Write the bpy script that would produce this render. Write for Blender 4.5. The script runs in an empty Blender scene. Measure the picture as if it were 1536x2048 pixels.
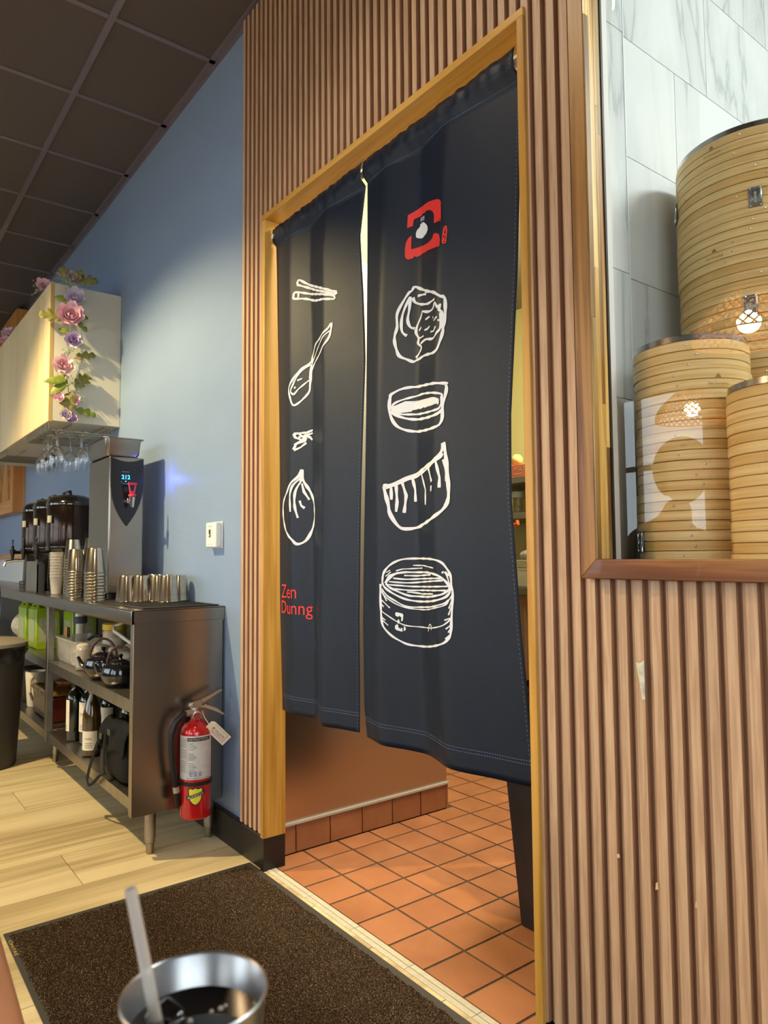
import bpy, bmesh, math, random
from mathutils import Vector, Matrix, noise
from mathutils.geometry import tessellate_polygon
S = bpy.context.scene; COL = S.collection; PI = math.pi
rnd = random.Random(11)
# ---------------------------------------------------------------- camera
cd = bpy.data.cameras.new('camera'); cam = bpy.data.objects.new('camera', cd); COL.objects.link(cam)
R3 = ((0.6065300341, -0.0533648311, -0.7932676172), (0.7950226245, 0.0309601431, 0.6057891515), (-0.0077681568, -0.9980950177, 0.0612045047))
m4 = Matrix(((R3[0][0], -R3[0][1], -R3[0][2], 0), (R3[1][0], -R3[1][1], -R3[1][2], 0), (R3[2][0], -R3[2][1], -R3[2][2], 1.1), (0, 0, 0, 1)))
cam.matrix_world = m4
cd.sensor_fit = 'HORIZONTAL'; cd.sensor_width = 36.0; cd.lens = 1435.836 / 1536 * 36
cd.clip_start = 0.02; cd.clip_end = 60
cd.dof.use_dof = True; cd.dof.focus_distance = 2.3; cd.dof.aperture_fstop = 10.5
S.camera = cam
# ---------------------------------------------------------------- exposure, world, lights
S.view_settings.view_transform = 'Standard'; S.view_settings.look = 'None'
S.view_settings.exposure = -0.08; S.view_settings.gamma = 1.0; S.view_settings.use_curve_mapping = False
W = bpy.data.worlds.new('world'); S.world = W; W.use_nodes = True
wn = W.node_tree.nodes; wb = wn['Background']
wb.inputs[0].default_value = (0.80, 0.92, 1.0, 1); wb.inputs[1].default_value = 5.8
def light(name, kind, loc, energy, color, target=None, **kw):
    d = bpy.data.lights.new(name, kind); o = bpy.data.objects.new(name, d); COL.objects.link(o)
    o.location = loc; d.energy = energy; d.color = color
    for k, v in kw.items(): setattr(d, k, v)
    if target is not None:
        o.rotation_euler = (Vector(target) - Vector(loc)).to_track_quat('-Z', 'Y').to_euler()
    return o
WARM = (1.0, 0.78, 0.39)
light('ceiling_spot', 'SPOT', (-3.45, -0.55, 3.16), 455, WARM, (-3.35, 0.30, 0), spot_size=math.radians(113), spot_blend=0.4, shadow_soft_size=0.045)
light('ceiling_spot', 'SPOT', (-1.55, 0.30, 3.16), 24, (1.0, 0.84, 0.62), (-1.5, 0.9, 0), spot_size=math.radians(120), spot_blend=0.6, shadow_soft_size=0.06)
light('ceiling_panel_light', 'AREA', (-1.6, 2.75, 2.98), 125, (1.0, 0.87, 0.66), (-1.6, 2.75, 0), shape='RECTANGLE', size=0.6, size_y=1.2)
light('display_light', 'AREA', (0.45, 2.15, 2.93), 40, (0.93, 1.0, 0.98), (-0.7, 1.7, 1.2), shape='RECTANGLE', size=0.7, size_y=0.4)
# ---------------------------------------------------------------- colour and material helpers
def lin(c):
    return c / 12.92 if c <= 0.04045 else ((c + 0.055) / 1.055) ** 2.4
def rgb(h):
    h = h.lstrip('#'); return tuple(lin(int(h[i:i + 2], 16) / 255) for i in (0, 2, 4)) + (1,)
MATS = {}
def mat(name, col, rough=.5, metal=0, col2=None, scale=(8, 8, 8), detail=4, bump=0, bscale=None, spec=.5, coat=0, trans=0, ior=1.45, alpha=1, emit=None, es=0, ramp=(.35, .65), rvar=0, random=True, anis=0):
    m = bpy.data.materials.new(name); m.use_nodes = True; MATS[name] = m
    nt = m.node_tree; N = nt.nodes; L = nt.links; b = N['Principled BSDF']
    b.inputs['Base Color'].default_value = rgb(col); b.inputs['Roughness'].default_value = rough; b.inputs['Metallic'].default_value = metal
    b.inputs['Specular IOR Level'].default_value = spec; b.inputs['Coat Weight'].default_value = coat; b.inputs['Coat Roughness'].default_value = .08
    b.inputs['Transmission Weight'].default_value = trans; b.inputs['IOR'].default_value = ior; b.inputs['Alpha'].default_value = alpha
    if anis: b.inputs['Anisotropic'].default_value = anis
    if emit: b.inputs['Emission Color'].default_value = rgb(emit); b.inputs['Emission Strength'].default_value = es
    if col2 or bump or rvar:
        tc = N.new('ShaderNodeTexCoord'); mp = N.new('ShaderNodeMapping'); mp.inputs['Scale'].default_value = scale
        vec = tc.outputs['Object']
        if random:
            oi = N.new('ShaderNodeObjectInfo'); mu = N.new('ShaderNodeMath'); mu.operation = 'MULTIPLY'; mu.inputs[1].default_value = 37.0
            L.new(oi.outputs['Random'], mu.inputs[0]); ad = N.new('ShaderNodeVectorMath'); ad.operation = 'ADD'
            L.new(vec, ad.inputs[0]); L.new(mu.outputs[0], ad.inputs[1]); vec = ad.outputs[0]
        L.new(vec, mp.inputs[0])
        nz = N.new('ShaderNodeTexNoise'); nz.inputs['Scale'].default_value = 1; nz.inputs['Detail'].default_value = detail; nz.inputs['Roughness'].default_value = .6
        L.new(mp.outputs[0], nz.inputs[0])
        if col2:
            cr = N.new('ShaderNodeValToRGB'); cr.color_ramp.elements[0].position = ramp[0]; cr.color_ramp.elements[1].position = ramp[1]
            cr.color_ramp.elements[0].color = rgb(col); cr.color_ramp.elements[1].color = rgb(col2)
            L.new(nz.outputs['Fac'], cr.inputs[0]); L.new(cr.outputs[0], b.inputs['Base Color'])
        if rvar:
            mr = N.new('ShaderNodeMapRange'); mr.inputs[3].default_value = rough - rvar; mr.inputs[4].default_value = rough + rvar
            L.new(nz.outputs['Fac'], mr.inputs[0]); L.new(mr.outputs[0], b.inputs['Roughness'])
        if bump:
            src = nz.outputs['Fac']
            if bscale:
                mp2 = N.new('ShaderNodeMapping'); mp2.inputs['Scale'].default_value = bscale; L.new(vec, mp2.inputs[0])
                n2 = N.new('ShaderNodeTexNoise'); n2.inputs['Scale'].default_value = 1; n2.inputs['Detail'].default_value = 5; L.new(mp2.outputs[0], n2.inputs[0]); src = n2.outputs['Fac']
            bp = N.new('ShaderNodeBump'); bp.inputs['Strength'].default_value = bump; bp.inputs['Distance'].default_value = .004
            L.new(src, bp.inputs['Height']); L.new(bp.outputs[0], b.inputs['Normal'])
    return m
def wood(name, cols, axis='z', freq=55, rough=.45, rings=.5, var=.25, coat=0, knots=0):
    """streaky wood: stretched noise along `axis`, a soft ring wave, per-object tone shift"""
    m = bpy.data.materials.new(name); m.use_nodes = True; MATS[name] = m
    nt = m.node_tree; N = nt.nodes; L = nt.links; b = N['Principled BSDF']; b.inputs['Roughness'].default_value = rough; b.inputs['Coat Weight'].default_value = coat
    tc = N.new('ShaderNodeTexCoord'); oi = N.new('ShaderNodeObjectInfo'); mu = N.new('ShaderNodeMath'); mu.operation = 'MULTIPLY'; mu.inputs[1].default_value = 23
    L.new(oi.outputs['Random'], mu.inputs[0]); ad = N.new('ShaderNodeVectorMath'); ad.operation = 'ADD'; L.new(tc.outputs['Object'], ad.inputs[0]); L.new(mu.outputs[0], ad.inputs[1])
    def nz(s, det):
        mp = N.new('ShaderNodeMapping'); mp.inputs['Scale'].default_value = s; L.new(ad.outputs[0], mp.inputs[0])
        n = N.new('ShaderNodeTexNoise'); n.inputs['Scale'].default_value = 1; n.inputs['Detail'].default_value = det; n.inputs['Distortion'].default_value = .4; L.new(mp.outputs[0], n.inputs[0]); return n.outputs['Fac']
    k = 'xyz'.index(axis); s1 = [freq] * 3; s1[k] = freq * .045; s2 = [freq * .16] * 3; s2[k] = freq * .02
    a, c = nz(s1, 3), nz(s2, 2)
    mx = N.new('ShaderNodeMath'); mx.operation = 'MULTIPLY_ADD'; mx.inputs[1].default_value = 1 - rings; L.new(a, mx.inputs[0])
    m2 = N.new('ShaderNodeMath'); m2.operation = 'MULTIPLY'; m2.inputs[1].default_value = rings; L.new(c, m2.inputs[0]); L.new(m2.outputs[0], mx.inputs[2])
    cr = N.new('ShaderNodeValToRGB'); e = cr.color_ramp.elements
    e[0].position = .39; e[1].position = .61; e[0].color = rgb(cols[0]); e[1].color = rgb(cols[-1])
    if len(cols) > 2: el = e.new(.5); el.color = rgb(cols[1])
    L.new(mx.outputs[0], cr.inputs[0])
    hs = N.new('ShaderNodeHueSaturation'); mr = N.new('ShaderNodeMapRange'); mr.inputs[3].default_value = 1 - var; mr.inputs[4].default_value = 1 + var * .6
    L.new(oi.outputs['Random'], mr.inputs[0]); L.new(mr.outputs[0], hs.inputs['Value']); L.new(cr.outputs[0], hs.inputs['Color']); L.new(hs.outputs[0], b.inputs['Base Color'])
    bp = N.new('ShaderNodeBump'); bp.inputs['Strength'].default_value = .12; bp.inputs['Distance'].default_value = .002; L.new(a, bp.inputs['Height']); L.new(bp.outputs[0], b.inputs['Normal'])
    return m
def pane_glass(name, tint=(1, 1, 1, 1), ior=1.5, rough=0.0, boost=1.0):
    m = bpy.data.materials.new(name); m.use_nodes = True; MATS[name] = m
    nt = m.node_tree; N = nt.nodes; L = nt.links; N.remove(N['Principled BSDF'])
    out = N['Material Output']; t = N.new('ShaderNodeBsdfTransparent'); t.inputs[0].default_value = tint
    g = N.new('ShaderNodeBsdfGlossy'); g.inputs['Roughness'].default_value = rough; f = N.new('ShaderNodeFresnel'); f.inputs[0].default_value = ior
    mm = N.new('ShaderNodeMath'); mm.operation = 'MULTIPLY'; mm.inputs[1].default_value = boost; mm.use_clamp = True; ge = N.new('ShaderNodeNewGeometry'); fb = N.new('ShaderNodeMath'); fb.operation = 'SUBTRACT'; fb.inputs[0].default_value = 1; L.new(ge.outputs['Backfacing'], fb.inputs[1]); m0 = N.new('ShaderNodeMath'); m0.operation = 'MULTIPLY'; L.new(f.outputs[0], m0.inputs[0]); L.new(fb.outputs[0], m0.inputs[1]); L.new(m0.outputs[0], mm.inputs[0])
    x = N.new('ShaderNodeMixShader'); L.new(mm.outputs[0], x.inputs[0]); L.new(t.outputs[0], x.inputs[1]); L.new(g.outputs[0], x.inputs[2]); L.new(x.outputs[0], out.inputs[0])
    return m
# ---------------------------------------------------------------- mesh helpers
ORIG = {}
def origin(o):
    return ORIG.get(o.name, Vector((0, 0, 0)))
class G:
    def __init__(s): s.v = []; s.f = []; s.mi = []; s.m = 0
    def add(s, vs, fs):
        n = len(s.v); s.v += [tuple(p) for p in vs]; s.f += [tuple(i + n for i in f) for f in fs]; s.mi += [s.m] * len(fs); return s
    def box(s, x0, x1, y0, y1, z0, z1):
        vs = [(x, y, z) for z in (z0, z1) for y in (y0, y1) for x in (x0, x1)]
        return s.add(vs, [(0, 2, 3, 1), (4, 5, 7, 6), (0, 1, 5, 4), (2, 6, 7, 3), (0, 4, 6, 2), (1, 3, 7, 5)])
    def obox(s, c, size, rot=(0, 0, 0)):
        from mathutils import Euler
        R = Euler(rot).to_matrix(); vs = []
        for z in (-.5, .5):
            for y in (-.5, .5):
                for x in (-.5, .5): vs.append(Vector(c) + R @ Vector((x * size[0], y * size[1], z * size[2])))
        return s.add(vs, [(0, 2, 3, 1), (4, 5, 7, 6), (0, 1, 5, 4), (2, 6, 7, 3), (0, 4, 6, 2), (1, 3, 7, 5)])
    def lathe(s, prof, n=24, c=(0, 0, 0), axis=(0, 0, 1), cap=True, a0=0, a1=2 * PI, sx=1, sy=1):
        q = Vector((0, 0, 1)).rotation_difference(Vector(axis)); full = abs(a1 - a0 - 2 * PI) < 1e-6; k = n if full else n + 1
        vs = []
        for r, z in prof:
            for i in range(k):
                t = a0 + (a1 - a0) * i / n; vs.append(Vector(c) + q @ Vector((r * math.cos(t) * sx, r * math.sin(t) * sy, z)))
        fs = []
        for j in range(len(prof) - 1):
            for i in range(n):
                a = j * k + i; b = j * k + (i + 1) % k; fs.append((a, b, b + k, a + k))
        if cap and full:
            if prof[0][0] > 1e-5: fs.append(tuple(reversed(range(k))))
            if prof[-1][0] > 1e-5: fs.append(tuple((len(prof) - 1) * k + i for i in range(k)))
        return s.add(vs, fs)
    def tube(s, pts, r, n=8, closed=False, cap=True):
        P = [Vector(p) for p in pts]; m = len(P); vs = []; fs = []
        up = Vector((0, 0, 1)); prev = None
        for i, p in enumerate(P):
            a = P[(i - 1) % m] if (closed or i > 0) else p; b = P[(i + 1) % m] if (closed or i < m - 1) else p
            d = (b - a).normalized()
            if prev is None:
                u = d.cross(up if abs(d.z) < .95 else Vector((1, 0, 0))).normalized()
            else:
                u = (prev - d * prev.dot(d)); u = u.normalized() if u.length > 1e-6 else d.cross(Vector((1, 0, 0))).normalized()
            prev = u; w = d.cross(u); rr = r[i] if isinstance(r, (list, tuple)) else r
            for k in range(n):
                t = 2 * PI * k / n; vs.append(p + (u * math.cos(t) + w * math.sin(t)) * rr)
        for i in range(m if closed else m - 1):
            for k in range(n):
                a = i * n + k; b = i * n + (k + 1) % n; c = ((i + 1) % m) * n + (k + 1) % n; d = ((i + 1) % m) * n + k; fs.append((a, b, c, d))
        if cap and not closed: fs.append(tuple(reversed(range(n)))); fs.append(tuple((m - 1) * n + k for k in range(n)))
        return s.add(vs, fs)
    def prism(s, poly, axis, a, b):
        """poly 2D extruded along axis from a to b (axis x: poly=(y,z); y: (x,z); z: (x,y))"""
        n = len(poly); f = {'x': lambda p, t: (t, p[0], p[1]), 'y': lambda p, t: (p[0], t, p[1]), 'z': lambda p, t: (p[0], p[1], t)}[axis]
        vs = [f(p, a) for p in poly] + [f(p, b) for p in poly]
        fs = [(i, (i + 1) % n, (i + 1) % n + n, i + n) for i in range(n)]
        for tri in tessellate_polygon([[Vector((p[0], p[1], 0)) for p in poly]]): fs.append(tuple(tri)); fs.append(tuple(i + n for i in reversed(tri)))
        return s.add(vs, fs)
    def sphere(s, c, r, n=16, m=10, sc=(1, 1, 1)):
        vs = []; fs = []
        for j in range(m + 1):
            ph = PI * j / m
            for i in range(n):
                t = 2 * PI * i / n; vs.append((c[0] + r * sc[0] * math.sin(ph) * math.cos(t), c[1] + r * sc[1] * math.sin(ph) * math.sin(t), c[2] + r * sc[2] * math.cos(ph)))
        for j in range(m):
            for i in range(n): fs.append((j * n + i, j * n + (i + 1) % n, (j + 1) * n + (i + 1) % n, (j + 1) * n + i))
        return s.add(vs, fs)
    def grid(s, nu, nv, fn):
        vs = [fn(i / nu, j / nv) for j in range(nv + 1) for i in range(nu + 1)]
        return s.add(vs, [(j * (nu + 1) + i, j * (nu + 1) + i + 1, (j + 1) * (nu + 1) + i + 1, (j + 1) * (nu + 1) + i) for j in range(nv) for i in range(nu)])
    def xf(s, M, start=0):
        s.v[start:] = [tuple(M @ Vector(p)) for p in s.v[start:]]; return s
    def mesh(s, name, off=Vector((0, 0, 0)), smooth=35):
        me = bpy.data.meshes.new(name); me.from_pydata([tuple(Vector(p) - off) for p in s.v], [], s.f)
        bm = bmesh.new(); bm.from_mesh(me); bmesh.ops.remove_doubles(bm, verts=bm.verts, dist=1e-6); bmesh.ops.recalc_face_normals(bm, faces=bm.faces); bm.to_mesh(me); bm.free()
        if smooth:
            me.polygons.foreach_set('use_smooth', [True] * len(me.polygons)); me.set_sharp_from_angle(angle=math.radians(smooth))
        return me
    def build(s, name, m, parent=None, loc=None, smooth=35, bevel=0, seg=2):
        """verts are given in world space; the origin is the parent's origin, or loc for a top-level object"""
        off = origin(parent) if parent else (Vector(loc) if loc is not None else Vector((0, 0, 0)))
        me = s.mesh(name, off, smooth); me.materials.append(m)
        o = bpy.data.objects.new(name, me); COL.objects.link(o)
        if parent: o.parent = parent; ORIG[o.name] = origin(parent).copy()
        else: o.location = off; ORIG[o.name] = off.copy()
        if bevel:
            b = o.modifiers.new('bevel', 'BEVEL'); b.width = bevel; b.segments = seg; b.limit_method = 'ANGLE'; b.angle_limit = math.radians(40)
        return o
def tag(o, label=None, cat=None, group=None, kind=None):
    if label: o['label'] = label
    if cat: o['category'] = cat
    if group: o['group'] = group
    if kind: o['kind'] = kind
    return o
def thing(name, loc, label=None, cat=None, group=None, kind=None):
    o = bpy.data.objects.new(name, None); COL.objects.link(o); o.location = loc; o.empty_display_size = .05; ORIG[o.name] = Vector(loc)
    return tag(o, label, cat, group, kind)
def dup(root, loc, rotz=None, label=None, group=None, scale=None):
    r = root.copy(); COL.objects.link(r); r.location = loc; ORIG[r.name] = Vector(loc)
    if rotz is not None: r.rotation_euler = (0, 0, rotz)
    if scale: r.scale = (scale,) * 3
    if label: r['label'] = label
    if group: r['group'] = group
    for ch in list(root.children):
        c = ch.copy(); COL.objects.link(c); c.parent = r
        for g in list(ch.children):
            d = g.copy(); COL.objects.link(d); d.parent = c
    return r
def copypart(o, parent, loc=(0, 0, 0)):
    c = o.copy(); COL.objects.link(c); c.parent = parent; c.location = loc; return c
def text_geo(txt, size=1.0):
    """flat letter outlines as (verts2d, faces); width returned too"""
    cu = bpy.data.curves.new('t', 'FONT'); cu.body = txt; cu.size = size; cu.resolution_u = 3
    o = bpy.data.objects.new('t', cu); COL.objects.link(o); dg = bpy.context.evaluated_depsgraph_get(); me = o.evaluated_get(dg).to_mesh()
    vs = [(v.co.x, v.co.y) for v in me.vertices]; fs = [tuple(p.vertices) for p in me.polygons]
    o.evaluated_get(dg).to_mesh_clear(); bpy.data.objects.remove(o); bpy.data.curves.remove(cu)
    return vs, fs, (max(v[0] for v in vs) if vs else 0)
def text_to(g, txt, fn, width=None, size=1.0):
    """lay letters on a surface: fn(x, y) -> point; scaled to width"""
    vs, fs, w = text_geo(txt, size); k = (width / w) if width else 1
    return g.add([fn(a * k, b * k) for a, b in vs], fs)
# ================================================================ materials of the room
blue = mat('blue_wall_paint', '#889DBC', .45, col2='#8297B6', scale=(1.2, 1.2, 1.6), bump=.25, bscale=(90, 90, 60), random=False)
slat_m = wood('slat_veneer', ('#AF8D70', '#BD9A7C', '#C6A587'), 'z', 150, .5, .25, .10)
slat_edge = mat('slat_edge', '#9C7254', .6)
slat_back = mat('slat_groove', '#966C4E', .6, col2='#8A6246', scale=(60, 60, 4))
casing_m = wood('casing_pine', ('#A4742A', '#C4923F', '#D2A455'), 'z', 38, .38, .6, .12, coat=.2)
acacia = wood('acacia_dark', ('#331A0A', '#6B3F1C', '#A87A40'), 'z', 45, .4, .6, .1)
acacia_x = wood('acacia_dark_sill', ('#4E2810', '#7F4A20', '#AA763C'), 'x', 45, .35, .6, .2, coat=.2)
butcher = wood('butcher_block', ('#9C6A2C', '#D3A456', '#EDCB84'), 'z', 50, .35, .5, .5, coat=.2)
black_ceiling = mat('black_ceiling_tile', '#625A5B', .85, col2='#595253', scale=(300, 300, 300), bump=.5, spec=.2)
black_metal = mat('black_ceiling_grid', '#6E6674', .3, spec=.5)
black_base = mat('black_rubber_base', '#1B1716', .35)
plank_m = wood('wood_look_tile', ('#B09C74', '#D0BD92', '#DAC99F'), 'y', 26, .42, .5, .05)
grout_l = mat('plank_grout', '#6F604A', .8)
quarry = mat('quarry_tile', '#99623F', .4, col2='#AA7049', scale=(5, 5, 5), bump=.1, bscale=(90, 90, 90), rvar=.06)
grout_q = mat('quarry_grout', '#3E372F', .9, col2='#544A3F', scale=(30, 30, 30))
white_strip = mat('white_threshold_tile', '#C4BFAC', .4, col2='#B7B09B', scale=(40, 40, 40))
steel = mat('brushed_steel', '#958E86', .26, 1)
steel_wall = mat('brushed_steel_panel', '#B9AFA4', .24, 1)
cream_wall = mat('cream_wall_paint', '#E0D690', .5)
white_paint = mat('white_wall_paint', '#D9D8D2', .6)
steel_wear = mat('worn_steel', '#9A9182', .36, 1, col2='#ABA293', scale=(25, 25, 12), rvar=.06)
# marble with thin grey veins
marble = bpy.data.materials.new('white_marble_tile'); marble.use_nodes = True
_n = marble.node_tree.nodes; _l = marble.node_tree.links; _b = _n['Principled BSDF']; _b.inputs['Roughness'].default_value = .16
_tc = _n.new('ShaderNodeTexCoord'); _mp = _n.new('ShaderNodeMapping'); _mp.inputs['Rotation'].default_value = (math.radians(38), 0, 0); _mp.inputs['Scale'].default_value = (1, 2.2, .45)
_oi = _n.new('ShaderNodeObjectInfo'); _mu = _n.new('ShaderNodeMath'); _mu.operation = 'MULTIPLY'; _mu.inputs[1].default_value = 9; _l.new(_oi.outputs['Random'], _mu.inputs[0])
_ad = _n.new('ShaderNodeVectorMath'); _ad.operation = 'ADD'; _l.new(_tc.outputs['Object'], _ad.inputs[0]); _l.new(_mu.outputs[0], _ad.inputs[1]); _l.new(_ad.outputs[0], _mp.inputs[0])
_nz = _n.new('ShaderNodeTexNoise'); _nz.inputs['Scale'].default_value = 1.7; _nz.inputs['Detail'].default_value = 6; _nz.inputs['Distortion'].default_value = .5; _l.new(_mp.outputs[0], _nz.inputs[0])
_cr = _n.new('ShaderNodeValToRGB'); _e = _cr.color_ramp.elements; _e[0].position = .40; _e[0].color = rgb('#DDE1DF'); _e[1].position = .60; _e[1].color = rgb('#DDE1DF')
_x = _e.new(.485); _x.color = rgb('#CDD2D0'); _x = _e.new(.5); _x.color = rgb('#B4BBBA'); _x = _e.new(.515); _x.color = rgb('#D0D5D3')
_l.new(_nz.outputs['Fac'], _cr.inputs[0]); _l.new(_cr.outputs[0], _b.inputs['Base Color'])
marble_grout = mat('marble_grout', '#9CA3A2', .7)
glass_pane = pane_glass('clear_window_pane', ior=1.5, boost=1.5)
# ================================================================ setting
ZC = 3.25
XL, XR, YR = -8.6, 2.6, -4.0
# wall with the doorway and the display window
g = G()
for a in ((XL, -2.335, 0, ZC), (-2.335, -1.058, 2.364, ZC), (-1.058, -.9, 0, ZC), (-.9, .62, 0, 1.05), (-.9, .62, 2.9, ZC), (.62, XR, 0, ZC)):
    g.box(a[0], a[1], 1.25, 1.31, a[2], a[3])
wall = tag(g.build('wall_back', blue), 'blue painted wall carrying the ribbed wood cladding and the doorway', kind='structure')
g = G()
for a in ((-2.522, -2.335, .11, 3.24), (-2.335, -1.058, 2.364, 3.24), (-1.058, -.92, .11, 3.24), (-.92, .62, .11, 1.052), (-.92, .62, 2.9, 3.24), (.62, 1.3, .11, 3.24)):
    g.box(a[0], a[1], 1.2445, 1.25, a[2], a[3])
g.build('slat_backing', slat_back, wall)
PITCH = .0358
prof = [(0, 1.2445), (0, 1.2395), (.0090, 1.2380), (.0105, 1.2305), (.0292, 1.2305), (.0292, 1.2445)]
def slat_mesh(z0, z1):
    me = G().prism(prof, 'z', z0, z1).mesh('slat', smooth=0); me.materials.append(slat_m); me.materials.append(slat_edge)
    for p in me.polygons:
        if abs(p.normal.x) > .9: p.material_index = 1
    return me
SM = {}
def slat(x, z0, z1):
    k = (z0, z1)
    if k not in SM: SM[k] = slat_mesh(z0, z1)
    o = bpy.data.objects.new('slat', SM[k]); COL.objects.link(o); o.parent = wall; o.location = (x, 0, 0)
x = -2.522; i = 0
while x < 1.2:
    e = x + .0292
    if e < -2.334: slat(x, .118, 3.235)
    elif x < -2.335 or e < -1.056: slat(x, 2.366, 3.235)
    elif e < -.918: slat(x, .112, 3.235)
    elif e < .6: slat(x, .112, 1.05); slat(x, 2.902, 3.235)
    else: slat(x, .112, 3.235)
    x += PITCH; i += 1
    if i % 6 == 0: x += .0016
# torn veneer and two scuffs on the cladding
chip = mat('bare_core_chip', '#DEDACB', .7, col2='#B5B1A0', scale=(60, 60, 60)); chip2 = mat('pale_scuff', '#D8B894', .7)
g = G(); g.grid(3, 8, lambda u, v: (-.817 + .020 * u + .012 * v * (1 - u) * 1.0, 1.2300 - .004 * math.sin(PI * u) - .003 * u, .893 - .068 * v + .006 * (u > .8) * (1 - v)))
tag(g.build('torn_veneer', chip, wall), 'torn curl of veneer showing the pale core')
for (a, c, w, h) in ((-.7895, .477, .006, .016), (-.712, .474, .006, .013), (-.872, .509, .007, .009)):
    G().prism([(a, c), (a + w, c + h * .2), (a + w * .8, c + h), (a + w * .2, c + h * .8)], 'y', 1.2306, 1.2318).build('scuff_chip', chip2, wall)
# black base
base = tag(G().box(XL, -2.337, 1.228, 1.25, 0, .115).build('baseboard_back', black_base, bevel=.003), 'black rubber baseboard under the blue wall', kind='structure')
G().box(-2.337, -2.313, 1.224, 1.31, 0, .112).build('base_block', black_base, base)
tag(G().box(-1.08, 1.3, 1.228, 1.25, 0, .108).build('baseboard_right', black_base, bevel=.003), 'black baseboard below the ribbed cladding', kind='structure')
# door casing
door = thing('door_1', (-1.7, 1.26, 0), 'pine cased doorway into the kitchen', kind='structure')
G().box(-2.335, -2.313, 1.222, 1.312, .112, 2.345).build('casing_jamb', casing_m, door, bevel=.002)
G().box(-1.080, -1.058, 1.222, 1.312, 0, 2.345).build('casing_jamb', casing_m, door, bevel=.002)
cas_x = wood('casing_pine_head', ('#A4742A', '#C4923F', '#D2A455'), 'x', 38, .38, .6, .05, coat=.2)
G().box(-2.335, -1.058, 1.222, 1.312, 2.345, 2.366).build('casing_head', cas_x, door, bevel=.002)
# ceiling
ceil_o = tag(G().box(XL, XR, YR, 1.31, 3.272, 3.30).build('ceiling', black_metal), 'black suspended tile ceiling', kind='structure')
tm = G().box(.012, .568, .012, .568, 3.252, 3.268).mesh('ceiling_tile', smooth=0); tm.materials.append(black_ceiling)
tm2 = G().box(.012, .568, .012, .425, 3.252, 3.268).mesh('ceiling_tile', smooth=0); tm2.materials.append(black_ceiling)
gx = [-2.82 + .58 * k for k in range(-10, 10)]; gy = [.81 - .58 * k for k in range(0, 9)]
for a in gx:
    if a < XL or a + .58 > XR: continue
    for k, b in enumerate([.81] + [q - .58 for q in gy if q - .58 > YR]):
        o = bpy.data.objects.new('ceiling_tile', tm2 if k == 0 else tm); COL.objects.link(o); o.parent = ceil_o; o.location = (a, b, 0)
for a in gx:
    if XL < a < XR: G().box(a - .012, a + .012, YR, 1.25, 3.246, 3.252).build('grid_bar', black_metal, ceil_o, smooth=0)
for b in gy:
    if b > YR: G().box(XL, XR, b - .013, b + .013, 3.243, 3.253).build('grid_runner', black_metal, ceil_o, smooth=0)
G().prism([(1.25, 3.222), (1.247, 3.222), (1.247, 3.246), (1.222, 3.246), (1.222, 3.252), (1.25, 3.252)], 'x', XL, XR).build('wall_angle', black_metal, ceil_o, smooth=0)
# dining floor of wood-look planks
fl = tag(G().box(XL, XR, YR, 1.25, -.05, -.003).build('floor', grout_l), 'pale wood-look plank tile floor of the dining room', kind='structure')
for k in range(-14, 19):
    x0 = -2.605 - .305 * k; x1 = x0 + .305
    if x0 < XL - .3 or x1 > XR + .3: continue
    off = (.395, 1.595 - 1.2, .70)[0] if False else (.70, .30, .10)[(k - 1) % 3]
    y = off + 1.2
    while y > YR:
        a, b = max(y - 1.2, YR), min(y, 1.25)
        if b - a > .02: G().box(max(x0, XL) + .0014, min(x1, XR) - .0014, a + .0014, b - .0014, -.012, 0).build('plank', plank_m, fl, smooth=0)
        y -= 1.2
# threshold
th = tag(G().box(-2.313, -1.08, 1.236, 1.276, -.02, -.004).build('trim_1', grout_q), 'white two-strip tile threshold at the kitchen doorway', kind='structure')
for k in range(5):
    a = -2.313 + .255 * k; b = min(a + .253, -1.08)
    G().box(a, b, 1.238, 1.2545, -.01, .002).build('tile_strip', white_strip, th, smooth=0); G().box(a, b, 1.2570, 1.274, -.01, .002).build('tile_strip', white_strip, th, smooth=0)
# kitchen floor
kf = tag(G().box(-4.2, -1.0, 1.276, 4.3, -.05, -.0025).build('floor', grout_q), 'terracotta quarry tile floor of the kitchen', kind='structure')
for j in range(0, 15):
    for i in range(-13, 9):
        a = -2.126 + .1524 * i + .0042; b = a + .144; c = 1.276 + .1524 * j + .0042; d = c + .144
        if c < 2.15: a = max(a, -2.384)
        if c < 1.4: b = min(b, -1.06) if d > 1.31 else b
        b = min(b, -1.005)
        if b - a < .012: continue
        G().box(a, b, c, d, -.012, 0).build('quarry_tile', quarry, kf, smooth=0)
# kitchen side partition in steel with a quarry tile base
part = tag(G().box(-2.50, -2.397, 1.31, 2.16, 0, 3.0).build('wall_kitchen', cream_wall), 'kitchen partition faced in stainless steel over a tile base', kind='structure')
G().box(-2.397, -2.391, 1.312, 2.158, .112, 2.33).build('steel_sheet', steel_wall, part, smooth=0)
G().box(-2.397, -2.378, 1.312, 2.162, .106, .114).build('metal_trim', mat('pale_metal_trim', '#B9B4A8', .35, .3), part, smooth=0)
qb = mat('quarry_base_tile', '#8A5636', .4, col2='#9A643F', scale=(7, 7, 7), bump=.1)
y = 1.312
for k, w in enumerate((.085, .152, .152, .152, .152, .146)):
    G().box(-2.398, -2.384, y + .002, min(y + w - .002, 2.158), .003, .105).build('base_tile', qb, part, bevel=.003); y += w
G().box(-2.398, -2.384, 2.150, 2.160, .003, .105).build('base_tile', qb, part, smooth=0)
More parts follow.
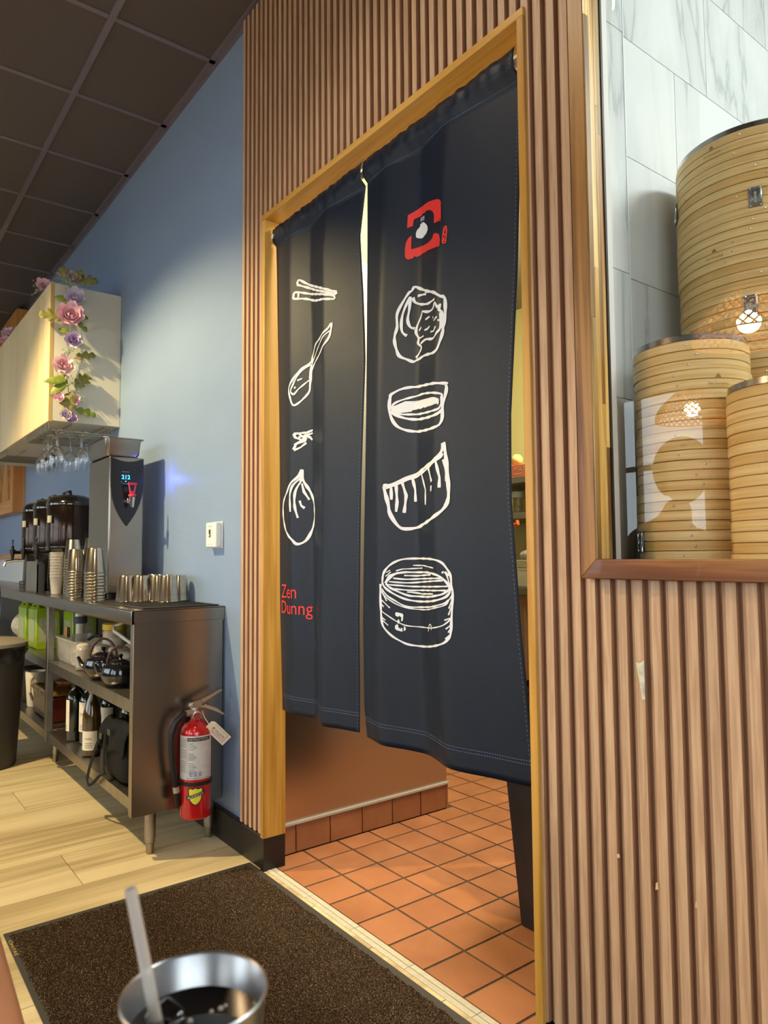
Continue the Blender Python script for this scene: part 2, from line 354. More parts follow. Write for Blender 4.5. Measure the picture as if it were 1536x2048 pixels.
# rest of the kitchen shell
tag(G().box(-4.25, -1.0, 4.3, 4.36, 0, 3.05).build('wall_kitchen_rear', cream_wall), 'cream wall at the back of the kitchen', kind='structure')
tag(G().box(-4.31, -4.25, 1.31, 4.36, 0, 3.05).build('wall_kitchen_side', cream_wall), 'cream side wall of the kitchen', kind='structure')
tag(G().box(-4.31, 1.4, 1.31, 4.36, 3.0, 3.06).build('ceiling', white_paint), 'white ceiling over the kitchen and display', kind='structure')
# display wall clad in marble tile
dw = tag(G().box(-1.05, -1.008, 1.31, 4.3, 0, 3.0).build('wall_display', marble_grout), 'white marble tiled side wall of the steamer display', kind='structure')
rows = [(.55, .84, 1.2), (.845, 1.155, 1.45), (1.155, 1.465, 1.83), (1.465, 1.775, 1.50), (1.775, 2.085, 1.86), (2.085, 2.395, 1.76), (2.395, 2.705, 1.93), (2.705, 3.0, 1.7)]
for (z0, z1, yj) in rows:
    ys = sorted({1.526, 4.3} | {yj + .61 * k for k in range(-3, 5) if 1.54 < yj + .61 * k < 4.28})
    for a, b in zip(ys, ys[1:]): G().box(-1.008, -1.0, a + .001, b - .001, z0 + .001, z1 - .001).build('marble_tile', marble, dw, smooth=0)
for (z0, z1) in ((.6, 1.47), (1.472, 1.783), (1.785, 2.40), (2.402, 2.99)): G().box(-1.008, -.998, 1.312, 1.522, z0, z1).build('marble_tile', marble, dw, smooth=0)
G().box(-1.008, -.9965, 1.5225, 1.5255, .6, 2.99).build('edge_trim', mat('white_edge_trim', '#E9EDEC', .3), dw, smooth=0)
tag(G().box(1.34, 1.4, 1.31, 2.66, 0, 3.0).build('wall_display_right', white_paint), 'white end wall of the steamer display', kind='structure')
tag(G().box(-1.0, 1.4, 2.6, 2.66, 0, 3.0).build('wall_display_rear', white_paint), 'white rear wall of the steamer display', kind='structure')
tag(G().box(-.998, 1.34, 1.312, 2.6, .98, 1.02).build('trim_2', steel), 'steel deck of the display under the steamers', kind='structure')
# display window: acacia frame, butcher block reveal, pane
win = thing('window_1', (-.14, 1.24, 1.05), 'wood framed display window in the ribbed cladding', kind='structure')
G().prism([(-.920, 1.052), (-.882, 1.090), (-.882, 2.866), (-.920, 2.904)], 'y', 1.203, 1.262).build('frame_stile', acacia, win, bevel=.0015)
G().prism([(-.920, 1.052), (.64, 1.052), (.602, 1.090), (-.882, 1.090)], 'y', 1.203, 1.262).build('frame_sill', acacia_x, win, bevel=.0015)
G().prism([(.64, 1.052), (.64, 2.904), (.602, 2.866), (.602, 1.090)], 'y', 1.203, 1.262).build('frame_stile', acacia, win, bevel=.0015)
G().prism([(-.920, 2.904), (-.882, 2.866), (.602, 2.866), (.64, 2.904)], 'y', 1.203, 1.262).build('frame_head', acacia_x, win, bevel=.0015)
rr = random.Random(5)
for (y0, y1) in ((1.2045, 1.219), (1.219, 1.234), (1.234, 1.2445), (1.2445, 1.2555)):
    z = 1.091 - rr.random() * .1
    while z < 2.86:
        h = .22 + rr.random() * .45; a, b = max(z, 1.091), min(z + h, 2.865); z += h
        if b - a > .03: G().box(-.882, -.8795 + rr.random() * .0006, y0 + .0003, y1 - .0003, a, b - .0006).build('wood_strip', butcher, win, smooth=0)
G().box(-.881, -.876, 1.2555, 1.262, 1.09, 2.866).build('dark_seal', black_base, win, smooth=0)
G().box(-.9, -.897, 1.2625, 1.3095, 1.06, 2.9).build('reveal_liner', white_paint, win, smooth=0)
G().box(-.8795, .602, 1.2565, 1.2615, 1.089, 2.866).build('window_pane', glass_pane, win, smooth=0)
# dining room behind the camera: window wall and side walls
rear_m = mat('rear_wall_paint', '#6E5A4C', .6)
g = G(); g.box(XL, XR, YR - .1, YR, 0, .85); g.box(XL, XR, YR - .1, YR, 2.75, ZC + .03)
wx = [XL, -6.6, -4.9, -4.6, -2.9, -2.6, -.9, -.6, 1.1, 1.4, XR]
for a, b in ((XL, -7.9), (-6.0, -5.6), (-2.9, -2.5), (-.6, -.2), (1.7, XR)): g.box(a, b, YR - .1, YR, .85, 2.75)
tag(g.build('wall_front', rear_m), 'brown street-side wall with four windows', kind='structure')
dark_fr = mat('dark_window_frame', '#2E2623', .4)
for n, (a, b) in enumerate(((-7.9, -6.0), (-5.6, -2.9), (-2.5, -.6), (-.2, 1.7))):
    w = thing('window_%d' % (n + 2), ((a + b) / 2, YR - .05, .85), 'tall street window in the brown front wall', kind='structure')
    g = G()
    for q in (a, b - .05, (a + b) / 2 - .025): g.box(q, q + .05, YR - .08, YR - .02, .85, 2.75)
    for q in (.85, 2.70, 1.95): g.box(a, b, YR - .08, YR - .02, q, q + .05)
    g.build('window_frame', dark_fr, w, smooth=0)
    G().box(a + .01, b - .01, YR - .055, YR - .05, .87, 2.73).build('window_pane', glass_pane, w, smooth=0)
tag(G().box(XL - .1, XL, YR, 1.31, 0, ZC + .03).build('wall_left', white_paint), 'far side wall of the dining room', kind='structure')
tag(G().box(XR, XR + .1, YR, -2.6, 0, ZC + .03).box(XR, XR + .1, .6, 1.31, 0, ZC + .03).box(XR, XR + .1, -2.6, .6, 0, .5).box(XR, XR + .1, -2.6, .6, 2.75, ZC + .03).build('wall_right', white_paint), 'side wall with a broad window opening', kind='structure')
w = thing('window_7', (XR + .05, -1, .5), 'broad side window of the dining room', kind='structure')
g = G()
for q in (-2.6, -1.03, .55): g.box(XR + .02, XR + .08, q, q + .05, .5, 2.75)
for q in (.5, 2.7): g.box(XR + .02, XR + .08, -2.6, .6, q, q + .05)
g.build('window_frame', dark_fr, w, smooth=0); G().box(XR + .05, XR + .055, -2.58, .58, .52, 2.72).build('window_pane', glass_pane, w, smooth=0)
tag(G().box(-30, 30, -30, 8, -.2, -.06).build('ground', mat('street_paving', '#8F8D86', .9)), 'grey street paving outside the windows', kind='structure')
# ================================================================ noren curtain
CZ1,CZ0=2.312,0.565
def _pl(v,pts):
    if v<=pts[0][0]: return pts[0][1]
    for (a,b),(c,d) in zip(pts,pts[1:]):
        if v<=c: return b+(d-b)*(v-a)/(c-a)
    return pts[-1][1]
EDGE={'L':([(0,-2.310),(.1,-2.300),(.5,-2.280),(.8,-2.268),(1,-2.252)],[(0,-1.735),(.04,-1.752),(.12,-1.785),(.22,-1.775),(.35,-1.768),(.6,-1.795),(.8,-1.812),(1,-1.812)]),
      'R':([(0,-1.733),(.15,-1.738),(.5,-1.757),(.8,-1.770),(.95,-1.768),(1,-1.755)],[(0,-1.112),(.2,-1.140),(.5,-1.182),(.62,-1.186),(.8,-1.166),(1,-1.128)])}
FOLD={'L':[(0,.0),(.22,-.016),(.42,.017),(.66,-.024),(1,.016)],'R':[(0,.006),(.17,-.022),(.40,.022),(.60,-.023),(1,.028)]}
def cloth_y(k,u,v):
    def f(x): return _pl(x,FOLD[k])
    e=.014+.012*v
    s=sum(f(min(1,max(0,u+d*e))) for d in (-1,-.5,0,.5,1))/5
    a=.45+.55*min(1,v/.3)
    sh=u+.05*math.sin(v*3.1+1.0)*v
    s=.75*s+.25*sum(f(min(1,max(0,sh+d*e))) for d in (-1,0,1))/3
    y=1.268+a*s+.0035*v*math.sin(9*u+5*v)+.0018*math.sin(23*u-11*v)*v
    if v<.035:
        w=min(1,(.035-v)/.008)
        y=y*(1-w)+w*(1.2540-.0045*math.sin(v/.035*math.pi))+.0021*math.sin(u*43+1.5*math.sin(u*19)+v*30)*w+.0012*math.sin(u*97+1-v*40)*w
    return y
def cloth_uv(k,x,z):
    v=(CZ1-z)/(CZ1-CZ0)
    l=_pl(v,EDGE[k][0]); r=_pl(v,EDGE[k][1])
    return (x-l)/(r-l),v
def cloth_pt(k,u,v):
    l=_pl(v,EDGE[k][0]); r=_pl(v,EDGE[k][1])
    drop=.008*math.sin(3.0*u+.5)*v
    return (l+(r-l)*u, cloth_y(k,u,v), CZ1-v*(CZ1-CZ0)-drop*0)
PRINTS=[('L','w',5,'chopsticks_drawing',[(-21447,20676),(-21337,20684),(-20874,20397),(-20200,20087),(-18908,19512)]),('L','w',5,'chopsticks_drawing',[(-21465,20550),(-21022,20350),(-20204,19970),(-18926,19444)]),('L','w',5,'chopsticks_drawing',[(-21447,20676),(-21465,20550)]),('L','w',5,'chopsticks_drawing',[(-18908,19512),(-18926,19444)]),('L','w',5,'chopsticks_drawing',[(-21632,20301),(-21391,20262),(-20927,20097),(-19001,19410)]),('L','w',5,'chopsticks_drawing',[(-21657,20088),(-21022,19934),(-20260,19636),(-18999,19302)]),('L','w',5,'chopsticks_drawing',[(-21632,20301),(-21657,20088)]),('L','w',5,'chopsticks_drawing',[(-19001,19410),(-18999,19302)]),('L','w',5,'chopsticks_drawing',[(-21390,20255),(-21407,20085)]),('L','w',5,'spoon_drawing',[(-19152,18538),(-19343,18365),(-19898,18217),(-20409,18164),(-20714,17866),(-20793,17672),(-21279,17471),(-21648,17174),(-21857,16890),(-21752,16546),(-21533,16264),(-20920,16601),(-20832,16974),(-20669,17504),(-19784,17742),(-19290,18019),(-19148,18323),(-19152,18538)]),('L','w',4,'spoon_drawing',[(-19201,18301),(-19776,18078),(-20298,17890),(-20738,17625),(-20869,17107)]),('L','w',4,'spoon_drawing',[(-21571,16647),(-21369,16809),(-20877,17051)]),('L','w',4,'spoon_drawing',[(-21571,16647),(-21729,16772),(-21627,16992),(-21325,17371),(-20820,17592)]),('L','w',4,'spoon_drawing',[(-21416,17123),(-21186,17157)]),('L','w',4,'spoon_drawing',[(-21553,16909),(-21498,16865)]),('L','w',5,'garnish_drawing',[(-21571,15266),(-21060,15252)]),('L','w',5,'garnish_drawing',[(-21571,15266),(-21500,15131),(-21107,14963)]),('L','w',5,'garnish_drawing',[(-21105,15229),(-20713,15301)]),('L','w',5,'garnish_drawing',[(-21061,15168),(-20842,15061),(-20741,14965)]),('L','w',5,'garnish_drawing',[(-21326,15232),(-21001,15008)]),('L','w',5,'garnish_drawing',[(-21582,14715),(-21456,14893),(-21019,14989)]),('L','w',5,'garnish_drawing',[(-21557,14691),(-21283,14757),(-21020,14899)]),('L','w',5,'garnish_drawing',[(-21541,14866),(-21018,15108)]),('L','w',5,'garnish_drawing',[(-21370,15117),(-20714,15197)]),('L','w',6,'dumpling_drawing',[(-21226,13982),(-21367,13762),(-21659,13571),(-21961,13278),(-22351,12952),(-22391,12452),(-22135,11941),(-21650,11610),(-21413,11432),(-21091,11530),(-20849,11833),(-20608,12301),(-20649,12781),(-20871,13208),(-21161,13608),(-21226,13982)]),('L','w',5,'dumpling_drawing',[(-21285,13686),(-21595,13461),(-21732,13118),(-21705,12555)]),('L','w',5,'dumpling_drawing',[(-21261,13580),(-21487,13244),(-21508,12756),(-21378,12332)]),('L','w',5,'dumpling_drawing',[(-21220,13507),(-21139,13224),(-20918,12935)]),('L','w',5,'dumpling_drawing',[(-21309,12921),(-21246,12744),(-21111,12655)]),('L','w',5,'dumpling_drawing',[(-21235,13962),(-21261,13580)]),('R','R',0,'emblem_bracket',[(-15448,20351),(-15407,20737),(-15215,20738),(-14992,20776),(-14541,20743),(-14070,20591),(-13870,20500),(-13775,20396),(-13771,19862),(-14152,19961),(-14140,20177),(-14221,20327),(-14382,20446),(-14598,20532),(-14818,20549),(-15191,20539),(-15231,20437),(-15242,20357)]),('R','R',0,'emblem_bracket_lower',[(-15297,20093),(-15404,20056),(-15498,19942),(-15543,19750),(-15539,19543),(-15495,19467),(-15422,19421),(-15229,19446),(-14816,19414),(-14552,19376),(-13827,19185),(-13803,19369),(-13849,19519),(-13994,19619),(-14157,19669),(-14266,19571),(-14494,19574),(-14782,19626),(-15032,19690),(-15325,19675)]),('R','W',0,'emblem_pouch',[(-14824,20312),(-14971,20312),(-14992,20245),(-15113,20185),(-15155,20096),(-15150,19993),(-15058,19934),(-14864,19868),(-14634,19886),(-14537,19966),(-14559,20076),(-14686,20210)]),('R','w',2,'emblem_pouch',[(-14939,20376),(-14922,20490)]),('R','w',2,'emblem_pouch',[(-14862,20367),(-14837,20477)]),('R','w',2,'emblem_pouch',[(-14779,20341),(-14765,20461)]),('R','r',2.2,'red_seal',[(-13599,19648),(-13656,19631),(-13700,19430),(-13710,19266),(-13674,19219),(-13618,19238),(-13588,19442),(-13599,19648)]),('R','r',2,'red_seal',[(-13642,19602),(-13672,19469),(-13624,19430),(-13673,19326),(-13645,19270)]),('R','w',5,'bun_drawing',[(-15245,18597),(-15348,18500),(-15436,18470),(-15616,18282),(-15847,17950),(-15856,17566),(-15935,17351),(-15954,17175),(-15900,16934),(-15802,16712),(-15544,16565),(-15347,16467),(-15187,16499),(-14733,16498),(-14066,16400),(-13852,16632),(-13746,16891),(-13744,16984),(-13668,17224),(-13655,17666),(-13706,17784),(-13815,17834),(-14115,18031),(-14617,18261),(-15073,18506),(-15245,18597)]),('R','w',4.5,'bun_drawing',[(-15396,18346),(-15593,18047),(-15704,17739),(-15697,17406),(-15541,17248)]),('R','w',4.5,'bun_drawing',[(-15396,18346),(-15436,18013),(-15502,17697),(-15421,17478),(-15282,17412)]),('R','w',4.5,'bun_drawing',[(-15313,18302),(-15190,18110),(-14554,17880),(-14051,17826)]),('R','w',4.5,'bun_drawing',[(-15152,18314),(-14988,18288),(-14649,18199)]),('R','w',4.5,'bun_drawing',[(-14934,17817),(-14996,17701),(-15173,17501),(-15241,17290),(-15142,17090),(-15162,16945),(-14983,16794),(-15100,16678),(-15257,16564)]),('R','w',4.5,'bun_drawing',[(-14934,17805),(-14490,17635),(-14173,17606),(-14051,17730),(-13918,17567),(-13808,17609),(-13856,17479),(-13746,17359),(-13743,17007)]),('R','w',4.5,'bun_drawing',[(-13800,17395),(-13826,17002),(-13953,16891),(-14173,16790),(-14675,16924),(-15047,16914)]),('R','w',3.5,'bun_drawing',[(-14710,17490),(-14395,17467)]),('R','w',3.5,'bun_drawing',[(-14173,17389),(-14141,17330)]),('R','w',3.5,'bun_drawing',[(-14111,17248),(-13943,17314)]),('R','w',3.5,'bun_drawing',[(-13895,17183),(-13869,17223)]),('R','w',3.5,'bun_drawing',[(-15120,17311),(-14991,17373)]),('R','w',3.5,'bun_drawing',[(-14770,17213),(-14552,17179),(-14395,17200)]),('R','w',3.5,'bun_drawing',[(-14331,17021),(-14113,16974),(-14008,17072)]),('R','w',3.5,'bun_drawing',[(-15142,17090),(-14830,17071)]),('R','w',5,'bowl_drawing',[(-16135,15537),(-16034,15670),(-15438,15757),(-13833,15512),(-13693,15435),(-13699,15249),(-13820,14896),(-13864,14529),(-14160,14384),(-15249,14468),(-15796,14619),(-16049,14852),(-16160,15188),(-16135,15537)]),('R','w',4,'bowl_drawing',[(-16074,15294),(-15775,15429),(-14973,15465),(-13939,15262),(-13845,15140),(-13884,14932),(-14152,14841),(-15395,14974),(-15915,15069),(-16074,15294)]),('R','w',5,'bowl_drawing',[(-16160,15176),(-15852,14974),(-15328,14822),(-14154,14707),(-13821,14843)]),('R','W',0,'bowl_drawing',[(-16061,15281),(-15645,15382),(-14146,15209),(-13924,15115),(-13949,14968),(-15236,15094),(-15785,15053),(-15979,15106)]),('R','w',6,'gyoza_drawing',[(-16361,12997),(-16236,12495),(-16176,12203),(-15929,11849),(-15658,11755),(-15075,11830),(-14201,12019),(-13727,12364),(-13688,12964),(-13754,13602),(-13813,13926),(-13884,13722),(-14179,13514),(-14997,13345),(-15443,13253),(-15823,13136),(-16198,13016),(-16361,12997)]),('R','w',4.5,'gyoza_drawing',[(-16296,12934),(-15948,13046),(-15445,13185),(-14564,13347),(-13986,13546),(-13852,13665)]),('R','w',4.5,'gyoza_drawing',[(-16136,12954),(-16127,12606)]),('R','w',4.5,'gyoza_drawing',[(-15979,13002),(-15954,12539),(-15988,12253)]),('R','w',4.5,'gyoza_drawing',[(-15793,13077),(-15676,12697),(-15745,12214)]),('R','w',4.5,'gyoza_drawing',[(-15478,13198),(-15384,12850),(-15379,12510)]),('R','w',4.5,'gyoza_drawing',[(-15000,13262),(-14713,12788),(-14722,12377)]),('R','w',4.5,'gyoza_drawing',[(-14496,13338),(-14298,12963)]),('R','w',4.5,'gyoza_drawing',[(-14324,12858),(-14339,12709)]),('R','w',4.5,'gyoza_drawing',[(-14093,13477),(-13964,13039),(-13981,12775)]),('R','w',4.5,'gyoza_drawing',[(-13822,13503),(-13731,13125),(-13735,12915)]),('R','w',3.8,'steamer_drawing',[(-16447,10368),(-16414,10502),(-16303,10653),(-16091,10803),(-15803,10902),(-15378,10924),(-14369,10909),(-13960,10841),(-13759,10675),(-13640,10497),(-13613,10303),(-13649,10108)]),('R','w',3.8,'steamer_drawing',[(-16459,10234),(-16373,10102),(-16142,9957),(-15811,9817),(-15497,9752),(-15134,9743),(-14294,9812),(-13846,9908),(-13667,10048),(-13622,10243)]),('R','w',3.8,'steamer_drawing',[(-16331,10219),(-16231,10354),(-16021,10489),(-15736,10540),(-15423,10541),(-14612,10549),(-14061,10491),(-13795,10344),(-13667,10182),(-13757,10075),(-13997,9978),(-14662,9898),(-15390,9877),(-15670,9902),(-16027,10026),(-16235,10121),(-16331,10219)]),('R','w',3.8,'steamer_drawing',[(-16521,10199),(-16538,9914),(-16525,9496),(-16510,9247),(-16453,9000),(-16202,8766),(-15896,8621),(-15566,8529),(-14958,8535),(-14003,8701),(-13693,8874),(-13617,9056),(-13602,9353),(-13577,9798),(-13568,10095),(-13622,10243)]),('R','w',3.4,'steamer_drawing',[(-16447,10368),(-16459,10234)]),('R','w',3,'steamer_drawing',[(-16097,10372),(-15702,10343),(-15099,10370),(-13885,10418)]),('R','w',3,'steamer_drawing',[(-16232,10271),(-15668,10245),(-15105,10281),(-13867,10358)]),('R','w',3,'steamer_drawing',[(-16292,10187),(-15916,10168),(-15277,10147),(-13722,10211)]),('R','w',3,'steamer_drawing',[(-16140,10073),(-15565,10035),(-13775,10105)]),('R','w',3,'steamer_drawing',[(-15669,9992),(-15125,9952),(-14285,9996)]),('R','w',3,'steamer_drawing',[(-15754,10449),(-15385,10444),(-14433,10498)]),('R','w',3,'steamer_drawing',[(-16370,10235),(-16229,10437),(-15930,10539)]),('R','w',3,'steamer_drawing',[(-16492,10066),(-16299,9870),(-16032,9729),(-15742,9599),(-15391,9577),(-14441,9648),(-13863,9758),(-13684,9869)]),('R','w',2.2,'steamer_drawing',[(-16002,10580),(-15805,10630),(-15079,10662)]),('R','w',2.2,'steamer_drawing',[(-15492,10734),(-14979,10732),(-14237,10675)]),('R','w',2.2,'steamer_drawing',[(-16474,9966),(-16262,9772),(-15742,9558),(-14974,9530),(-13955,9679),(-13702,9808)]),('R','w',2.2,'steamer_drawing',[(-16506,9430),(-16349,9337),(-15930,9125),(-15568,9045),(-14731,9064),(-13997,9166),(-13717,9302),(-13620,9411)]),('R','w',2.2,'steamer_drawing',[(-13815,9342),(-13620,9411)]),('R','w',2.2,'steamer_drawing',[(-13768,9121),(-13619,9234)]),('R','w',2.2,'steamer_drawing',[(-13696,9037),(-13610,9160)]),('R','w',2.2,'steamer_drawing',[(-13782,8868),(-13642,8981)]),('R','w',2.2,'steamer_drawing',[(-16499,9748),(-16218,9525)]),('R','w',2.2,'steamer_drawing',[(-16512,9630),(-16423,9550)]),('R','w',2.2,'steamer_drawing',[(-16510,9263),(-16373,9170)]),('R','w',2.2,'steamer_drawing',[(-16491,9181),(-16287,9033)]),('R','w',2.2,'steamer_drawing',[(-13886,10539),(-13868,10584),(-13759,10510),(-13668,10272)]),('R','w',2.2,'steamer_drawing',[(-13795,10585),(-13686,10481)]),('R','w',2.2,'steamer_drawing',[(-16325,10528),(-16188,10595)]),('R','w',2.2,'steamer_drawing',[(-16347,10419),(-16170,10546)]),('R','w',2.2,'steamer_drawing',[(-14741,8969),(-14677,9116),(-14574,9173),(-14457,9123),(-14492,9027)]),('R','w',2.2,'steamer_drawing',[(-16494,9999),(-16321,9720)]),('R','w',2.2,'steamer_drawing',[(-13691,9482),(-13594,9723)]),('R','w',2.2,'steamer_drawing',[(-13683,9645),(-13586,9872)]),('R','w',2.2,'steamer_drawing',[(-13773,9739),(-13595,9976)]),('R','W',0,'steamer_drawing',[(-16048,9391),(-16009,9417),(-15816,9384),(-15789,9344),(-15809,9164),(-15864,9161),(-15854,9276),(-15927,9322),(-15946,9280),(-16040,9317)]),('R','W',0,'steamer_drawing',[(-16063,9037),(-15987,9082),(-15930,9027),(-15968,9009),(-15893,8956),(-15819,8984),(-15820,8878),(-15969,8894),(-16055,8939)]),('R','W',0,'steamer_drawing',[(-15985,9205),(-15928,9224),(-15893,9111),(-15968,9091)]),('R','W',0,'steamer_drawing',[(-15773,9043),(-15710,8989),(-15728,8907),(-15783,8896)])]
navy = mat('navy_curtain_cloth', '#0B1628', .46, col2='#0D192C', scale=(30, 30, 30), bump=.15, bscale=(500, 500, 500), spec=.40, random=False)
for _nn in navy.node_tree.nodes:
    if _nn.type == 'BSDF_PRINCIPLED': _nn.inputs['Sheen Weight'].default_value = .05; _nn.inputs['Sheen Roughness'].default_value = .4; _nn.inputs['Sheen Tint'].default_value = rgb('#8A94A8')
p_white = mat('white_print', '#DCE0EA', .5); p_red = mat('red_print', '#D8332F', .5); p_thread = mat('pale_stitch_thread', '#5D7190', .6)
noren = thing('noren_curtain', (-1.70, 1.268, 2.29), 'navy split cloth curtain with white food drawings hanging in the pine doorway', 'curtain')
panel = {}
for k in 'LR':
    nu, nv = 64, 110
    g = G().grid(nu, nv, lambda u, v: cloth_pt(k, u, v)); o = g.build('cloth_panel', navy, noren, smooth=80)
    s = o.modifiers.new('solid', 'SOLIDIFY'); s.thickness = .0016; s.offset = 0; panel[k] = o
panel['L']['label'] = 'narrower cloth panel with chopsticks, spoon and pouch dumpling drawings'
panel['R']['label'] = 'cloth panel with the red emblem, bun, bowl, gyoza and steamer drawings'
def on_cloth(k, x, z, e=.0022):
    u, v = cloth_uv(k, x, z); return (x, cloth_y(k, min(1, max(0, u)), min(1, max(0, v))) - e, z)
def resample(P, step):
    out = [P[0]]
    for a, b in zip(P, P[1:]):
        n = max(1, int(math.hypot(b[0] - a[0], b[1] - a[1]) / step))
        out += [(a[0] + (b[0] - a[0]) * i / n, a[1] + (b[1] - a[1]) * i / n) for i in range(1, n + 1)]
    return out
def smooth_line(P):
    if len(P) < 4: return P
    cl = math.hypot(P[0][0] - P[-1][0], P[0][1] - P[-1][1]) < .002
    Q = []
    n = len(P)
    for i in range(n - 1):
        p0 = P[i - 1] if i > 0 else (P[n - 2] if cl else P[0]); p1, p2 = P[i], P[i + 1]; p3 = P[i + 2] if i + 2 < n else (P[1] if cl else P[-1])
        for t in (0, .25, .5, .75):
            Q.append(tuple(.5 * (2 * p1[j] + (p2[j] - p0[j]) * t + (2 * p0[j] - 5 * p1[j] + 4 * p2[j] - p3[j]) * t * t + (3 * p1[j] - p0[j] - 3 * p2[j] + p3[j]) * t ** 3) for j in (0, 1)))
    return Q + [P[-1]]
def ribbon(g, k, P, w, ex=1.45, e=.0022):
    P = resample(P, .006); n = len(P); top = []; bot = []
    for i in range(n):
        a = P[max(0, i - 1)]; b = P[min(n - 1, i + 1)]; dx, dz = b[0] - a[0], b[1] - a[1]; L = math.hypot(dx, dz) or 1
        ww = w * (1 + .22 * math.sin(i * .9 + P[0][0] * 90)) * .5
        nx, nz = -dz / L * ww * ex, dx / L * ww
        top.append(on_cloth(k, P[i][0] + nx, P[i][1] + nz, e)); bot.append(on_cloth(k, P[i][0] - nx, P[i][1] - nz, e))
    g.add(top + bot, [(i, i + 1, n + i + 1, n + i) for i in range(n - 1)])
def fill(g, k, P, e=.0022, dz=.003):
    z0, z1 = min(p[1] for p in P), max(p[1] for p in P); n = max(2, int((z1 - z0) / dz)); h = (z1 - z0) / n
    def cross(z):
        r = []
        for a, b in zip(P, P[1:] + P[:1]):
            if (a[1] <= z) != (b[1] <= z): r.append(a[0] + (b[0] - a[0]) * (z - a[1]) / (b[1] - a[1]))
        return sorted(r)
    for i in range(n):
        a, b = z0 + i * h, z0 + (i + 1) * h; ca, cb = cross(a + 1e-5), cross(b - 1e-5)
        if len(ca) != len(cb): cc = cross((a + b) / 2); ca = cb = cc
        for j in range(0, len(ca) - 1, 2):
            m = max(1, int((ca[j + 1] - ca[j]) / .010))
            for q in range(m):
                t0, t1 = q / m, (q + 1) / m; l = lambda c, t: c[j] + (c[j + 1] - c[j]) * t
                g.add([on_cloth(k, l(ca, t0), a, e), on_cloth(k, l(ca, t1), a, e), on_cloth(k, l(cb, t1), b, e), on_cloth(k, l(cb, t0), b, e)], [(0, 1, 2, 3)])
gs = {}
def gset(k, c, m): return gs.setdefault((k, c, m), G())
for k, kind, w, mot, P in PRINTS:
    P = [(a * 1e-4, b * 1e-4) for a, b in P]; m = mot.replace('_lower', '')
    c = 'red' if kind in 'Rr' else 'white'
    if w == 0: fill(gset(k, c, mot), k, P)
    else: ribbon(gset(k, c, mot), k, smooth_line(P), w * 1.96 / 1436 * 1.0)
text_to(gset('L', 'red', 'red_lettering'), 'Zen', lambda a, b: on_cloth('L', -2.250 + a, .957 + b), width=.106)
text_to(gset('L', 'red', 'red_lettering'), 'Dunng', lambda a, b: on_cloth('L', -2.252 + a, .903 + b), width=.172)
for (k, c, m), g in gs.items():
    g.build(m.replace('_lower', ''), p_red if c == 'red' else p_white, panel[k], smooth=80)
for k in 'LR':
    g = G()
    for z, du in ((.615, 1), (.623, 1), (2.247, 1)):
        n = 90
        for i in range(n):
            u0, u1 = (i + .15) / n, (i + .75) / n; v = (CZ1 - z) / (CZ1 - CZ0); a = cloth_pt(k, u0, v); b = cloth_pt(k, u1, v)
            g.add([(a[0], a[1] - .002, a[2] - .0008), (b[0], b[1] - .002, b[2] - .0008), (b[0], b[1] - .002, b[2] + .0008), (a[0], a[1] - .002, a[2] + .0008)], [(0, 1, 2, 3)])
    for side in ((.985,) if k == 'R' else (.985,)):
        for i in range(160):
            v0, v1 = (i + .2) / 160, (i + .6) / 160; a = cloth_pt(k, side, v0); b = cloth_pt(k, side, v1)
            g.add([(a[0] - .0007, a[1] - .002, a[2]), (a[0] + .0007, a[1] - .002, a[2]), (b[0] + .0007, b[1] - .002, b[2]), (b[0] - .0007, b[1] - .002, b[2])], [(0, 1, 2, 3)])
    g.build('stitching', p_thread, panel[k], smooth=0)
rod_m = mat('white_plastic', '#E6E2D8', .4)
rod = thing('curtain_rod', (-2.313, 1.27, 2.285), 'white tension rod threaded through the navy curtain top', 'curtain rod')
G().lathe([(.010, 0), (.010, 1.233)], 16, (-2.313, 1.27, 2.285), (1, 0, 0)).build('rod', rod_m, rod)
for xx, d in ((-2.313, 1), (-1.080, -1)):
    G().lathe([(.021, 0), (.021, .009), (.015, .016), (.0115, .020)], 24, (xx, 1.27, 2.285), (d, 0, 0)).build('end_cap', rod_m, rod)
# ================================================================ stainless counter
ZT = .905
ct = thing('work_counter', (-4.5, 1.07, 0), 'long stainless steel work counter with two shelves along the blue wall', 'counter')
CX0, CX1 = -7.6, -2.69
g = G().prism([(.880, ZT), (1.248, ZT), (1.248, ZT - .004), (.886, ZT - .004), (.886, ZT - .045), (.896, ZT - .05), (.896, ZT - .054), (.879, ZT - .054), (.876, ZT - .046), (.876, ZT - .004)], 'x', CX0, CX1)
g.box(CX1 - .003, CX1, .878, 1.248, ZT - .054, ZT)
g.build('worktop', steel, ct, bevel=.002)
def shelf(x0, x1, z, lip):
    return G().prism([(.9, z), (1.235, z), (1.235, z - .003), (.903, z - .003), (.903, z - lip), (.915, z - lip), (.915, z - lip - .003), (.9, z - lip - .003)], 'x', x0, x1).build('shelf', steel_wear, ct, bevel=.001)
shelf(-4.07, -2.688, .565, .044); shelf(-7.5, -4.11, .565, .044); shelf(-4.07, -2.688, .205, .040); shelf(-7.5, -4.11, .205, .040)
G().box(-2.688, -2.684, .885, 1.235, .155, ZT - .05).build('end_panel', steel, ct)
G().box(-2.72, -2.684, .8835, .887, .155, ZT - .05).build('corner_post', steel_wear, ct, bevel=.001)
G().box(-4.112, -4.070, .895, .898, .150, ZT - .05).box(-4.112, -4.109, .895, .935, .15, ZT - .05).build('upright', steel_wear, ct, bevel=.001)
G().box(-5.80, -5.76, .895, .898, .150, ZT - .05).box(-5.80, -5.797, .895, .935, .15, ZT - .05).build('upright', steel_wear, ct, bevel=.001)
